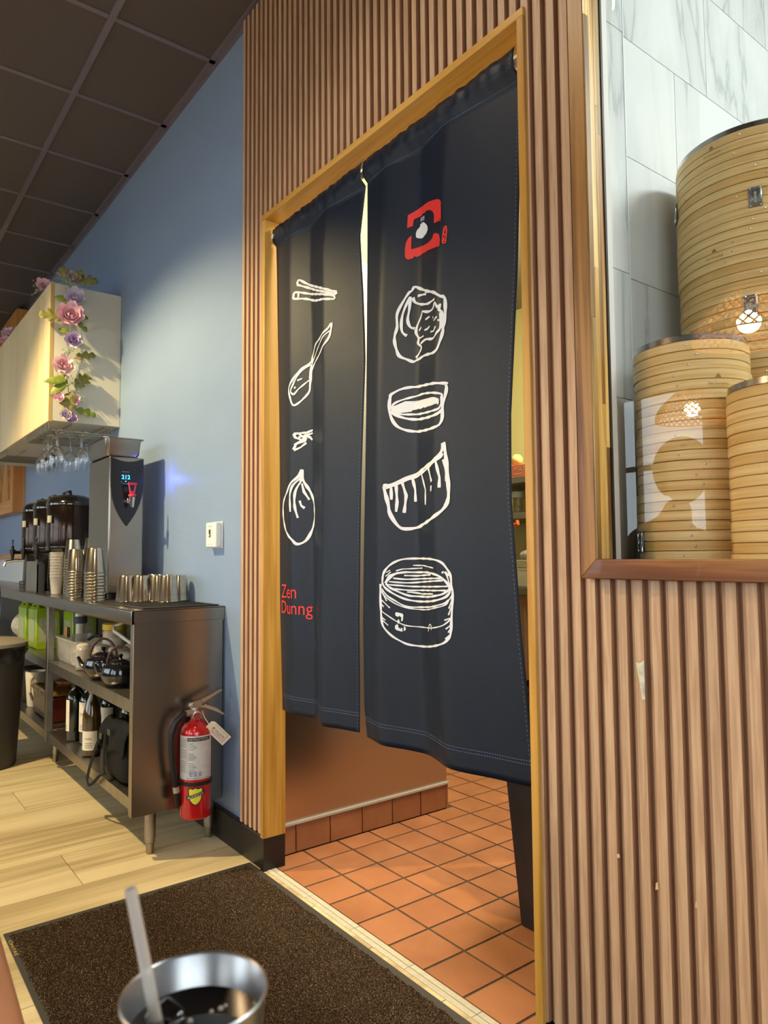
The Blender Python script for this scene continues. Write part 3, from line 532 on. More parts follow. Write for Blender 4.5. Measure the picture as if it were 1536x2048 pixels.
for (a, b) in ((-2.725, .968), (-2.735, 1.205), (-4.25, .985), (-4.25, 1.2), (-5.8, .985), (-5.8, 1.2), (-7.4, .985), (-7.4, 1.2)):
    lg = G().lathe([(.0205, .055), (.0205, .203)], 20, (a, b, 0)).build('leg', steel_wear, ct)
    G().lathe([(.012, 0), (.014, .004), (.0145, .038), (.0185, .042), (.0185, .057)], 20, (a, b, 0)).build('foot', steel_wear, lg)
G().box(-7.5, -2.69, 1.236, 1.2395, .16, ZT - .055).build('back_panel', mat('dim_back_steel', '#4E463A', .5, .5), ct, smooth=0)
# under-counter sink bowl and drain
G().lathe([(.03, .80), (.09, .805), (.125, .83), (.135, .849)], 28, (-4.40, 1.07, 0)).build('sink_bowl', steel, ct)
pvc = mat('white_pvc', '#DAD6C8', .4)
dr = G().lathe([(.022, .585), (.022, .75), (.030, .75), (.030, .775), (.024, .80)], 18, (-4.17, 1.08, 0)).build('drain_pipe', pvc, ct)
G().lathe([(.033, .745), (.036, .75), (.036, .778), (.030, .783)], 18, (-4.17, 1.08, 0)).build('drain_nut', mat('grey_drain_nut', '#4B5355', .5), dr)
# bar mat and drain splash on the worktop
rub = mat('black_rubber_mat', '#2A2522', .6, bump=.3, bscale=(200, 200, 200))
g = G().box(-3.50, -2.72, .93, 1.235, ZT, ZT + .006)
for k in range(26): g.box(-3.49 + .029 * k, -3.482 + .029 * k, .94, 1.225, ZT + .006, ZT + .0075)
tag(g.build('bar_mat', rub, loc=(-3.1, 1.08, ZT), bevel=.001), 'black rubber bar mat on the near end of the steel counter', 'mat')
# ---------------------------------------------------------------- hot water dispenser
blackp = mat('black_gloss_panel', '#0E0F18', .22, spec=.6); redp = mat('red_plastic', '#D6384A', .35); chrome = mat('chrome', '#D8D6D2', .08, 1)
hd = thing('hot_water_dispenser', (-3.41, 1.02, ZT + .006), 'tall steel hot water dispenser with black oval panel and blue 212 readout', 'dispenser')
DX, DY0, DY1, DZ0, DZ1 = -3.25, .945, 1.098, .935, 1.548
G().box(-3.57, DX, DY0, DY1, DZ0, DZ1).build('body', steel, hd, bevel=.006, seg=3)
for a in (-3.55, -3.27):
    for b in (.96, 1.083): G().lathe([(.012, 0), (.012, .026)], 12, (a, b, ZT + .007)).build('foot', black_base, hd)
pts = []
yc = (DY0 + DY1) / 2; hw = .0735
for k in range(25):
    t = k / 24; z = 1.235 + (1 - t) * (DZ1 - .004 - 1.235)
    w = hw * (1 - max(0, (1.44 - z) / (1.44 - 1.235)) ** 2.2)
    pts.append((yc + w, z))
right = pts; left = [(2 * yc - a, b) for a, b in reversed(pts)]
topc = [(yc - hw + 2 * hw * k / 12, DZ1 - .004 - .018 * math.sin(PI * k / 12)) for k in range(1, 12)]
poly = right[:-1] + [(yc, 1.235)] + left[1:] + topc
fp = G().prism(poly, 'x', DX, DX + .007).build('front_panel', blackp, hd, bevel=.0015)
led = mat('blue_led', '#1060FF', .4, emit='#2AA0FF', es=9); ledw = mat('led_print', '#7F8CB8', .5)
g = G(); text_to(g, '212', lambda a, b: (DX + .0074, .996 + a, 1.447 + b), width=.038); g.build('led_digits', led, fp, smooth=0)
g = G()
for k in range(9): g.box(DX + .007, DX + .0074, .998 + .0036 * k, 1.0005 + .0036 * k, 1.478, 1.481)
for (a, b, z) in ((.992, .999, 1.432), (1.028, 1.035, 1.432), (1.000, 1.027, 1.424)): g.box(DX + .007, DX + .0074, a, b, z, z + .002)
g.build('panel_print', ledw, fp, smooth=0)['kind'] = 'stuff'
G().sphere((DX + .0075, 1.015, 1.437), .0022, 8, 6).build('status_light', led, fp)
light('readout_glow', 'POINT', (-3.29, 1.212, 1.472), .40, (.07, .12, 1), shadow_soft_size=.02)
tp = G().lathe([(.012, 0), (.012, .018), (.008, .02), (.008, .045)], 16, (DX + .006, 1.026, 1.347), (1, 0, 0)).build('tap', chrome, hd)
G().lathe([(.008, 0), (.0095, .012), (.0135, .045)], 18, (DX + .052, 1.030, 1.318)).build('tap_spout', chrome, tp)
g = G().lathe([(.0165, 0), (.0165, .008), (.012, .010)], 18, (DX + .052, 1.030, 1.366))
g.tube([(DX + .052, 1.023, 1.376), (DX + .052, 1.015, 1.42)], .0035, 8); g.tube([(DX + .052, 1.037, 1.376), (DX + .052, 1.045, 1.42)], .0035, 8)
g.obox((DX + .052, 1.030, 1.422), (.012, .036, .010)); g.obox((DX + .052, 1.030, 1.383), (.009, .014, .016))
g.build('tap_lever', redp, tp)
G().box(DX, DX + .006, 1.003, 1.026, 1.330, 1.405).build('tap_plate', mat('smoked_plate', '#4A4644', .25, .6), hd, bevel=.002)
hp = thing('steam_pan', (-3.40, 1.02, 1.548), 'deep stainless pan resting on top of the water dispenser', 'pan')
def pan(x0, x1, y0, y1, z0, z1, t=.0015, flare=.012):
    g = G(); n = 6
    def ring(x0, x1, y0, y1, z, r):
        o = []
        for (cx, cy, a0) in ((x1 - r, y1 - r, 0), (x0 + r, y1 - r, PI / 2), (x0 + r, y0 + r, PI), (x1 - r, y0 + r, 1.5 * PI)):
            for k in range(n + 1): t = a0 + PI / 2 * k / n; o.append((cx + r * math.cos(t), cy + r * math.sin(t), z))
        return o
    f = flare
    rs = [ring(x0, x1, y0, y1, z1 - .004, .022), ring(x0, x1, y0, y1, z1, .022), ring(x0 + f, x1 - f, y0 + f, y1 - f, z1, .018), ring(x0 + f + .006, x1 - f - .006, y0 + f + .006, y1 - f - .006, z0 + .012, .018), ring(x0 + f + .012, x1 - f - .012, y0 + f + .012, y1 - f - .012, z0 + t, .016)]
    outer = [ring(x0 + f - t, x1 - f + t, y0 + f - t, y1 - f + t, z1 - .004, .018), ring(x0 + f + .005, x1 - f - .005, y0 + f + .005, y1 - f - .005, z0 + .012, .018), ring(x0 + f + .012, x1 - f - .012, y0 + f + .012, y1 - f - .012, z0, .016)]
    m = len(rs[0]); seq = [outer[2], outer[1], outer[0]] + rs; vs = [p for r in seq for p in r]
    fs = [(j * m + i, j * m + (i + 1) % m, (j + 1) * m + (i + 1) % m, (j + 1) * m + i) for j in range(len(seq) - 1) for i in range(m)]
    fs.append(tuple(range(m))); fs.append(tuple((len(seq) - 1) * m + i for i in reversed(range(m))))
    return g.add(vs, fs)
pan(-3.56, -3.235, .915, 1.098, 1.550, 1.632).build('pan_body', steel, hp)
for o_ in (hd, hp): o_.location = (o_.location.x - .15, o_.location.y + .054, o_.location.z + (.0255 if o_ is hp else 0)); o_.scale = (1.04,) * 3
# ---------------------------------------------------------------- steel tumblers
cupm = mat('tumbler_steel', '#C4BDB0', .2, 1, col2='#B4ADA0', scale=(4, 4, 120), rvar=.04)
def cup_geo():
    H, rb, rm = .112, .033, .0450
    return G().lathe([(rm - .003, .0), (rm + .001, .0), (rm + .0018, .003), (rm, .006), (rb, H - .003), (rb - .003, H), (0, H), (0, H - .0015), (rb - .0035, H - .0015), (rm - .003, .003)], 32, cap=False)
cup_me = cup_geo().mesh('steel_tumbler', smooth=40); cup_me.materials.append(cupm)
def cup(x, y, z, label, group):
    o = bpy.data.objects.new('steel_tumbler', cup_me); COL.objects.link(o); o.location = (x, y, z); o.rotation_euler = (0, 0, rnd.random() * 6); return tag(o, label, 'cup', group)
ORD = ['first', 'second', 'third', 'fourth', 'fifth', 'sixth', 'seventh', 'eighth', 'ninth', 'tenth', 'eleventh', 'twelfth', 'thirteenth', 'fourteenth', 'fifteenth', 'sixteenth', 'seventeenth', 'eighteenth', 'nineteenth', 'twentieth']
for k, (x, y, l) in enumerate(((-3.135, 1.000, 'overturned steel tumbler in front of the water dispenser, nearer the room'), (-3.105, 1.052, 'overturned steel tumbler in front of the water dispenser, overlapping its twin'))):
    cup(x, y, ZT + .0078, l, 'loose tumblers on the bar mat')
for k, (x, y, l) in enumerate(((-3.33, 1.195, 'overturned steel tumbler against the blue wall, farthest of the row'), (-3.235, 1.195, 'overturned steel tumbler second from the water dispenser in the wall row'), (-3.14, 1.195, 'overturned steel tumbler third from the water dispenser in the wall row'), (-3.045, 1.195, 'overturned steel tumbler in the wall row, one behind the end one'), (-2.985, 1.125, 'overturned steel tumbler nearest the free end of the counter'), (-3.085, 1.115, 'overturned steel tumbler in the inner row beside the end one'))):
    cup(x, y, ZT + .0078, l, 'loose tumblers on the bar mat')
for (x, y, n, where) in ((-3.78, .955, 10, 'short tumbler stack farther from the dispenser'), (-3.36, .930, 10, 'short tumbler stack beside the dispenser'), (-4.15, 1.03, 14, 'tall tumbler stack farther from the dispenser'), (-3.79, 1.035, 14, 'tall tumbler stack beside the dispenser')):
    for k in range(n):
        lab = ('topmost' if k == n - 1 else 'bottom' if k == 0 else ORD[k] + ' from bottom') + ' steel cup of the ' + where
        cup(x + rnd.uniform(-.001, .001), y + rnd.uniform(-.001, .001), ZT + .001 + .0142 * k, lab, 'nested steel tumblers')
# ---------------------------------------------------------------- thermostat
thm = thing('thermostat', (-2.77, 1.25, 1.19), 'white wall thermostat on the blue wall near the ribbed cladding', 'thermostat')
wp = mat('white_abs', '#E4E4E2', .35)
G().box(-2.818, -2.712, 1.244, 1.25, 1.136, 1.246).build('backplate', wp, thm, bevel=.003)
fc = G().box(-2.815, -2.715, 1.218, 1.244, 1.140, 1.243).build('housing', wp, thm, bevel=.006, seg=3)
G().box(-2.782, -2.766, 1.2170, 1.2182, 1.182, 1.214).build('slider_window', mat('slider_dark', '#3B332E', .4), fc); G().box(-2.784, -2.774, 1.2158, 1.2172, 1.186, 1.196).build('slider', rod_m, fc)
g = G()
for k in range(6): g.box(-2.757, -2.750 + .004 * (k % 2), 1.2174, 1.2180, 1.180 + .007 * k, 1.1815 + .007 * k)
for k in range(5): g.box(-2.786 + .007 * k, -2.782 + .007 * k, 1.2174, 1.2180, 1.225, 1.228)
for k in (0, 1): g.box(-2.793 + .03 * k, -2.780 + .03 * k, 1.2174, 1.2180, 1.151, 1.153)
g.build('scale_print', mat('grey_print', '#8C8C8A', .5), fc, smooth=0)
# ---------------------------------------------------------------- fire extinguisher on the end panel
red = mat('red_enamel', '#B01418', .22, coat=.6); lab_m = mat('silver_label', '#C9C6C4', .45, col2='#B9B6B4', scale=(30, 30, 30)); blk = mat('black_rubber', '#141313', .45); inkm = mat('black_ink', '#181818', .5); blue_i = mat('blue_ink', '#2C5FA8', .5); yel = mat('yellow_ink', '#D9D23C', .45)
EX, EY, ER = -2.688, 1.130, .0575
ex = thing('fire_extinguisher', (EX, EY, .115), 'red fire extinguisher with black hose hung on the counter end panel', 'fire extinguisher')
body = G().lathe([(ER - .006, .115), (ER - .001, .118), (ER, .124), (ER, .425), (ER - .004, .440), (ER - .016, .456), (ER - .032, .466), (.020, .470), (.018, .482)], 40, (EX, EY, 0)).build('cylinder', red, ex, smooth=50)
def on_cyl(a, z, e=.0006): r = ER + e; return (EX + r * math.cos(a), EY + r * math.sin(a), z)
A0 = math.atan2(-1.13, 2.688) # towards the room side
CEN = -.38
g = G().grid(30, 1, lambda u, v: on_cyl(-1.75 + 2.6 * u, .262 + .158 * v, .0004)); lb = g.build('paper_label', lab_m, ex, smooth=60)
g = G().grid(14, 1, lambda u, v: on_cyl(-.95 + 1.55 * u, .4015 + .013 * v, .0008))
for k in range(16):
    if k in (4, 9): continue
    L_ = .32 + .25 * ((k * 7) % 5) / 5; g.grid(3, 1, lambda u, v: on_cyl(-.86 + L_ * u, .392 - .0072 * k + .0016 * v, .0008))
    g.grid(3, 1, lambda u, v: on_cyl(-1.55 + .5 * u, .405 - .0078 * k + .0014 * v, .0008))
g.grid(1, 1, lambda u, v: on_cyl(-.98 + .012 * u, .266 + .15 * v, .0008)); g.grid(10, 1, lambda u, v: on_cyl(-.98 + 1.6 * u, .266 + .0012 * v, .0008))
g.build('label_print', inkm, lb, smooth=0)
g = G(); text_to(g, 'INSTRUCTIONS', lambda a, b: on_cyl(-.90 + a, .4045 + b * .055, .0012), width=1.35); g.build('label_heading', lab_m, lb, smooth=0)
g = G()
for k in range(3):
    for (a, b, c, d) in ((0, .2, 0, .016), (0, .2, .0145, .016), (0, .2, 0, .0015), (0, .022, 0, .016), (.178, .2, 0, .016), (.06, .12, .003, .012)): 
        if (a, b, c, d) == (0, .2, 0, .016): continue
        g.grid(2, 1, lambda u, v: on_cyl(-.80 + .30 * k + a + (b - a) * u, .274 + c + (d - c) * v, .0009))
g.build('pictograms', blue_i, lb, smooth=0)
sh = [(-.5, .42), (-.42, .5), (-.2, .44), (0, .52), (.2, .44), (.42, .5), (.5, .42), (.45, .05), (.38, -.25), (.2, -.45), (0, -.55), (-.2, -.45), (-.38, -.25), (-.45, .05)]
def cylpoly(g, P, a0, z0, sa, sz, e):
    bm = bmesh.new(); vs = [bm.verts.new((x, y, 0)) for x, y in P]; c = bm.verts.new((sum(p[0] for p in P) / len(P), sum(p[1] for p in P) / len(P), 0)); n = len(P)
    for i in range(n): bm.faces.new((vs[i], vs[(i + 1) % n], c))
    bmesh.ops.subdivide_edges(bm, edges=bm.edges[:], cuts=3, use_grid_fill=True); bm.verts.index_update()
    g.add([on_cyl(a0 + v.co.x * sa, z0 + v.co.y * sz, e) for v in bm.verts], [tuple(v.index for v in f.verts) for f in bm.faces]); bm.free(); return g
cylpoly(G(), sh, -.40, .203, .98, .064, .0006).build('badge', inkm, ex, smooth=0)
cylpoly(G(), sh, -.40, .203, .84, .055, .0010).build('badge_shield', yel, ex, smooth=0)
band = [(-.6, -.2), (.6, .12), (.6, .36), (-.6, .04)]
cylpoly(G(), band, -.40, .201, .98, .058, .0014).build('badge_band', inkm, ex, smooth=0)
g = G(); text_to(g, 'BUCKEYE', lambda a, b: on_cyl(-.40 - .50 + a, .201 - .0078 + b * .048 + a * .0158, .0018), width=1.0); g.build('badge_name', lab_m, ex, smooth=0)
g = G(); g.lathe([(ER + .001, .238), (ER + .003, .239), (ER + .003, .252), (ER + .001, .253)], 40, (EX, EY, 0), cap=False); g.box(EX - ER - .012, EX - ER + .01, EY - .02, EY + .02, .20, .27); g.build('strap', blk, ex)
G().box(-2.7470, -2.7440, EY - .018, EY + .018, .18, .50).build('bracket', blk, ex)
vm = mat('cast_aluminium', '#B9B3A8', .35, 1)
vb = G().lathe([(.016, .478), (.016, .515), (.012, .518)], 20, (EX, EY - .006, 0)).obox((EX, EY - .002, .525), (.022, .040, .022)).build('valve', vm, ex, bevel=.002)
G().prism([(EY - .030, .520), (EY - .026, .534), (EY + .03, .548), (EY + .100, .575), (EY + .103, .567), (EY + .035, .533), (EY + .01, .520)], 'x', EX - .009, EX + .009).build('top_lever', vm, ex, bevel=.002)
G().prism([(EY - .005, .514), (EY + .03, .524), (EY + .08, .503), (EY + .112, .478), (EY + .108, .472), (EY + .07, .493), (EY + .03, .510)], 'x', EX - .008, EX + .008).build('carry_handle', mat('beige_handle', '#B7AA93', .4, .5), ex, bevel=.002)
G().tube([(EX, EY + .02, .500), (EX + .012, EY + .028, .53), (EX + .014, EY + .012, .545)], .0016, 6).build('pull_pin', chrome, ex)
ga = G().lathe([(.0165, 0), (.0165, .010), (.014, .011)], 24, (EX + .016, EY - .004, .488), (1, -.25, .0)).build('gauge', vm, ex)
G().lathe([(.0005, 0), (.0140, .0)], 24, (EX + .028, EY - .007, .488), (1, -.25, 0), cap=False).build('gauge_face', mat('gauge_face', '#8F2F28', .3), ga)
G().lathe([(.013, 0), (.013, .03)], 16, (EX + .002, EY - .012, .500), (0, -1, -.1)).build('hose_ferrule', vm, ex)
hp_ = [(EX + .002, EY - .040, .497), (EX + .002, EY - .060, .490), (EX + .002, EY - .082, .468), (EX + .001, EY - .094, .43), (EX, EY - .095, .38), (EX, EY - .090, .32), (EX, EY - .082, .27), (EX, EY - .076, .235)]
hs = G().tube(hp_, .0105, 12).build('hose', blk, ex, smooth=60)
G().lathe([(.0125, 0), (.0125, .022)], 16, (EX, EY - .0765, .236), (0, .14, -1)).build('hose_collar', mat('pale_collar', '#B8AE98', .4, .6), hs)
G().lathe([(.0125, 0), (.011, .048)], 16, (EX, EY - .0735, .214), (0, .1, -1)).build('nozzle', blk, hs)
# inspection tag
tagm = mat('cream_card', '#E2D9C4', .6)
_u = Vector((0, .70, -.71)).normalized(); _w = Vector((.25, .69, .68)).normalized(); _c = Vector((EX + .048, EY + .028, .455))
def tg(a, b, e=0): p = _c + _u * a + _w * (b - .020) + _u.cross(_w) * (-e); return (p.x, p.y, p.z)
g = G(); P = [(0, .008), (.012, 0), (.105, 0), (.105, .044), (.012, .044), (0, .036)]
g.add([tg(a, b) for a, b in P] + [tg(a, b, .0008) for a, b in P], [(0, 1, 2, 3, 4, 5), (11, 10, 9, 8, 7, 6)] + [(i, (i + 1) % 6, (i + 1) % 6 + 6, i + 6) for i in range(6)])
tgo = g.build('inspection_tag', tagm, ex, smooth=0)
sgn = -1 if (_u.cross(_w)).x * -1 < 0 else 1
def tgf(a, b): return tg(a, b, .0013 if sgn > 0 else -.0006)
g = G(); text_to(g, 'VALLEJON', lambda a, b: tgf(.036 + a, .019 + b * 1.1), width=.05)
for k in range(7): g.add([tgf(.02 + .011 * k, .037), tgf(.028 + .011 * k, .037), tgf(.028 + .011 * k, .0385), tgf(.02 + .011 * k, .0385)], [(0, 1, 2, 3)])
g.add([tgf(.092, .004), tgf(.0935, .004), tgf(.0935, .04), tgf(.092, .04)], [(0, 1, 2, 3)])
g.build('tag_print', mat('purple_ink', '#4A3A5A', .5), tgo, smooth=0)
g = G(); text_to(g, 'FIRE SERVICE', lambda a, b: tgf(.024 + a, .008 + b * 1.0), width=.064); g.build('tag_red_print', p_red, tgo, smooth=0)
g = G().lathe([(.0001, 0), (.0055, 0)], 14, tgf(.027, .024), tuple(_u.cross(_w)), cap=False); g.build('tag_seal', mat('gold_ink', '#B08A3A', .4), tgo, smooth=0)
G().tube([(EX + .01, EY + .02, .50), (EX + .03, EY + .02, .48), tg(.004, .022)], .0012, 6).build('tag_tie', rod_m, tgo)

ex.location = (ex.location.x + .064, ex.location.y - .027, ex.location.z + .020)
# ================================================================ wall cabinet
cab_w = mat('pale_cabinet_board', '#CFCBBE', .5, col2='#C8C4B6', scale=(2, 2, 2)); maple = wood('maple_front', ('#DCC79A', '#E6D3A8', '#EBDAB2'), 'z', 26, .4, .5, .05)
cb = thing('wall_cabinet', (-5.1, 1.07, 1.82), 'pale maple wall cabinet hung on the blue wall above the counter', 'cabinet')
KX0, KX1, KZ0, KZ1 = -6.25, -4.08, 1.835, 2.585
G().box(KX0, KX1, .895, 1.249, KZ0, KZ1).build('carcass', cab_w, cb, bevel=.0015)
x = KX0; k = 0
while x < KX1 - .01:
    w = (.26, .22, .30, .24)[k % 4]; e = min(x + w, KX1); k += 1
    G().box(x + .0008, e - .0008, .877, .8945, KZ0 - .004, KZ1 + .002).build('door_board', maple, cb, bevel=.0012, seg=1); x = e
G().box(KX1 - .001, KX1 + .0012, .877, .8945, KZ0 - .004, KZ1 + .002).build('edge_band', mat('tan_edge_band', '#B99A5E', .45), cb, smooth=0)
# ---------------------------------------------------------------- flower garland
gm = {'g1': mat('leaf_green', '#6E7F2C', .5, col2='#8B9A3A', scale=(30, 30, 30)), 'g2': mat('leaf_olive', '#7F7A3C', .55, col2='#96904E', scale=(30, 30, 30)), 'g3': mat('sprig_grey_green', '#8A977F', .6, col2='#AEB8A0', scale=(60, 60, 60)),
      'pk': mat('petal_pink', '#EDB4CB', .55, col2='#F6DAE4', scale=(25, 25, 25)), 'pp': mat('petal_pale_pink', '#F0D0D6', .55, col2='#F6E4E6', scale=(25, 25, 25)), 'lv': mat('petal_lavender', '#CDBFDD', .55, col2='#DED4E6', scale=(25, 25, 25)), 'pu': mat('petal_purple_heart', '#BBA2D0', .55)}
ga_ = thing('flower_garland', (-4.05, .97, 2.58), 'artificial garland of pink peonies and leaves hanging down the cabinet end', 'garland')
stem = [(-4.30, .90, 2.592), (-4.16, .93, 2.60), (-4.07, .965, 2.597), (-4.058, .972, 2.54), (-4.05, .962, 2.45), (-4.055, .975, 2.34), (-4.05, .968, 2.24), (-4.055, .955, 2.12), (-4.05, .965, 2.02), (-4.05, .975, 1.94), (-4.055, .968, 1.84)]
G().tube(stem, .0022, 6).build('stem', gm['g2'], ga_)
def petal(g, c, d, up, L, Wd, curl, n=4):
    """cupped petal leaving c along d, widening to Wd, curling toward up"""
    d = Vector(d).normalized(); up = Vector(up); up = (up - d * up.dot(d)).normalized(); s = d.cross(up)
    def f(u, v):
        t = v; w = Wd * math.sin(PI * min(1, .12 + .80 * t)) ** .7; q = (u - .5) * 2
        return tuple(Vector(c) + d * (L * t) + s * (w * q * .5) + up * (curl * L * (t ** 1.6) + .20 * Wd * q * q * t + .04 * L * math.sin(6 * u + 9 * t) * t))
    return g.grid(n, n, f)
def flower(name, c, R, m_out, m_in, face=(1, -.25, .1), layers=4, n=7, parent=ga_, seed=1):
    r = random.Random(seed); F = Vector(face).normalized(); a = F.cross(Vector((0, 0, 1))).normalized(); b = F.cross(a); fo = None
    for L in range(layers):
        g = G(); op = 1 - L / (layers + .3)
        for k in range(n - L):
            t = 2 * PI * (k + .5 * L + .3 * r.random()) / (n - L); rad = a * math.cos(t) + b * math.sin(t)
            d = rad * (.35 + .75 * op) + F * (.95 - .75 * op); c0 = Vector(c) + rad * R * .10 * op
            petal(g, c0, d, F, R * (.62 + .42 * op) * r.uniform(.9, 1.08), R * (.55 + .40 * op), .35 + .25 * r.random())
        o = g.build(name if L == 0 else 'petal_layer', m_out if L < layers - 2 else m_in, parent if L == 0 else fo)
        if L == 0: fo = o
    return fo
fl_ = [('peony', (-4.035, .968, 2.398), .066, 'pk', 'pk', 4), ('peony', (-4.035, .938, 2.124), .056, 'pp', 'pk', 4), ('lavender_bloom', (-4.04, .990, 2.505), .050, 'lv', 'lv', 3), ('lavender_bloom', (-4.04, .985, 2.268), .044, 'lv', 'pu', 3), ('lavender_bloom', (-4.045, .955, 1.865), .032, 'pp', 'lv', 3), ('lavender_bloom', (-4.045, .985, 1.848), .030, 'lv', 'pu', 2), ('peony', (-4.045, .92, 1.955), .028, 'pk', 'pk', 2), ('peony', (-4.045, 1.00, 1.95), .028, 'pk', 'pk', 2), ('lavender_bloom', (-4.06, .99, 2.625), .035, 'lv', 'pu', 2), ('peony', (-4.30, .885, 2.63), .04, 'pk', 'pk', 3), ('lavender_bloom', (-5.35, .90, 2.62), .045, 'lv', 'pk', 3), ('peony', (-5.5, .90, 2.61), .035, 'pk', 'pk', 2)]
for i, (nm, c, R, a, b, ly) in enumerate(fl_):
    if c[0] < -4.4: continue
    flower(nm, c, R, gm[a], gm[b], layers=ly, seed=i)
far = thing('flower_spray', (-5.42, .90, 2.588), 'small lilac flower spray lying on top of the cabinet far down', 'flowers')
for i, (nm, c, R, a, b, ly) in enumerate(fl_):
    if c[0] < -4.4: flower(nm, c, R, gm[a], gm[b], layers=ly, parent=far, face=(.6, -.6, .5), seed=i)
def leaf(c, d, up, L, Wd, m, lobes=0, parent=ga_):
    d = Vector(d).normalized(); up = Vector(up); up = (up - d * up.dot(d)).normalized(); s = d.cross(up); c = Vector(c)
    prof = []
    n = 14 if lobes else 8
    for i in range(n + 1):
        t = i / n; w = Wd * .5 * math.sin(PI * min(1, t * .95 + .03)) ** .8
        if lobes: w = Wd * .5 * (.35 + .75 * abs(math.sin(PI * lobes * t))) * math.sin(PI * min(1, .1 + .9 * t)) ** .6
        prof.append((t, w))
    vs = []; fs = []
    for i, (t, w) in enumerate(prof):
        p = c + d * (L * t) - up * (.18 * L * t * t); f = .25 * w
        tip = d * (w * .5 if lobes else 0)
        vs += [p + s * w + up * f + tip, p, p - s * w + up * f + tip]
    for i in range(len(prof) - 1):
        a = i * 3; fs += [(a, a + 1, a + 4, a + 3), (a + 1, a + 2, a + 5, a + 4)]
    o = G().add(vs, fs).build('leaf', m, parent, smooth=80); md = o.modifiers.new('solid', 'SOLIDIFY'); md.thickness = .0007; return o
U = (1, -.2, .2)
for (c, d, L, w, m, lb) in (((-4.045, .965, 2.49), (0, -1, .15), .075, .034, 'g1', 0), ((-4.045, .962, 2.47), (0, -.8, -.5), .075, .034, 'g1', 0), ((-4.05, .94, 2.39), (.15, -1, -.02), .125, .075, 'g2', 3), ((-4.05, 1.00, 2.40), (0, .9, .3), .07, .03, 'g1', 2), ((-4.05, 1.00, 2.385), (0, .9, -.6), .075, .03, 'g1', 2), ((-4.045, .968, 2.31), (0, -1, .35), .06, .034, 'g1', 0), ((-4.045, .968, 2.32), (0, .5, -.8), .05, .03, 'g1', 0), ((-4.045, .99, 2.18), (.1, 1, .35), .12, .05, 'g2', 3), ((-4.04, .96, 2.05), (.1, -1, -.12), .115, .045, 'g1', 0), ((-4.04, .96, 2.045), (.1, -.8, -.75), .12, .050, 'g1', 0), ((-4.045, 1.00, 2.02), (.1, .7, .8), .105, .075, 'g2', 3), ((-4.04, .985, 1.995), (.15, -.3, -1), .13, .080, 'g2', 3), ((-4.045, 1.00, 1.90), (.1, 1, -.15), .115, .045, 'g1', 3), ((-4.06, .97, 2.60), (.3, .9, .2), .14, .07, 'g2', 4), ((-4.06, .96, 2.60), (.2, -.5, .8), .08, .06, 'g2', 3), ((-4.05, .955, 2.085), (.2, -.8, -.4), .06, .03, 'g2', 2), ((-4.05, .97, 2.61), (.3, .5, .5), .08, .045, 'g2', 3)):
    leaf(c, d, U, L, w, gm[m], lb)
r = random.Random(3)
for (c, n) in (((-4.05, .955, 2.435), 26), ((-4.05, .97, 2.205), 26), ((-4.05, .985, 2.04), 26), ((-4.05, 1.0, 1.98), 18), ((-4.06, .94, 2.60), 30), ((-4.30, .86, 2.60), 16)):
    g = G()
    for k in range(n):
        v = Vector((r.uniform(.1, .6), r.uniform(-1, 1), r.uniform(-1, 1))) * .045; p = Vector(c) + v
        g.tube([c, tuple(p)], .0006, 4); g.sphere(tuple(p), .0038, 6, 4)
    g.build('sprig', gm['g3'], ga_)
# ---------------------------------------------------------------- glass rack and stemware
wire = mat('wire_chrome', '#A39E94', .22, 1)
def rack(x0, n, label, loc):
    t = thing('stemware_rack', loc, label, 'glass rack')
    for k in range(n):
        x = x0 - .098 * k
        g = G()
        for q in (x, x - .052):
            g.tube([(q, .885, 1.831), (q, .885, 1.788), (q, 1.21, 1.788), (q, 1.21, 1.831)], .0028, 6)
        g.tube([(x, .885, 1.788), (x - .052, .885, 1.788)], .0028, 6)
        g.build('rail', wire, t)
    g = G(); g.tube([(x0 + .01, 1.0, 1.829), (x0 - .098 * n + .03, 1.0, 1.829)], .003, 6); g.tube([(x0 + .01, 1.17, 1.829), (x0 - .098 * n + .03, 1.17, 1.829)], .003, 6); g.build('cross_wire', wire, t)
rack(-4.10, 6, 'chrome wire stemware rack under the near end of the wall cabinet', (-4.4, 1.05, 1.83))
rack(-5.30, 4, 'chrome wire stemware rack farther along under the wall cabinet', (-5.5, 1.05, 1.83))
gl = mat('clear_glass', '#FFFFFF', .0, trans=1, ior=1.45, spec=.5)
gp = [(.0, 1.7885), (.034, 1.7885), (.035, 1.787), (.010, 1.783), (.0040, 1.776), (.0036, 1.71), (.006, 1.704), (.022, 1.694), (.036, 1.672), (.041, 1.648), (.039, 1.618), (.033, 1.582), (.0325, 1.582), (.0383, 1.618), (.0402, 1.648), (.0352, 1.671), (.021, 1.692), (.005, 1.701), (0, 1.702)]
wg = G().lathe([(a, b - 1.785) for a, b in gp], 28, cap=False).mesh('wine_glass', smooth=60); wg.materials.append(gl)
for (x, y, l) in ((-4.125, .93, 'front hanging wine glass nearest the cabinet end'), (-4.125, 1.06, 'second wine glass back on the near rail'), (-4.224, .96, 'front hanging wine glass on the second rail'), (-4.224, 1.08, 'second wine glass back on the second rail'), (-4.322, .93, 'front hanging wine glass on the third rail'), (-4.322, 1.05, 'second wine glass back on the third rail'), (-4.420, .97, 'front hanging wine glass on the fourth rail'), (-4.518, .95, 'hanging wine glass farthest from the cabinet end')):
    o = bpy.data.objects.new('wine_glass', wg); COL.objects.link(o); o.location = (x - .0, y, 1.7908 - .0005); tag(o, l, 'wine glass', 'wine glasses under the cabinet')
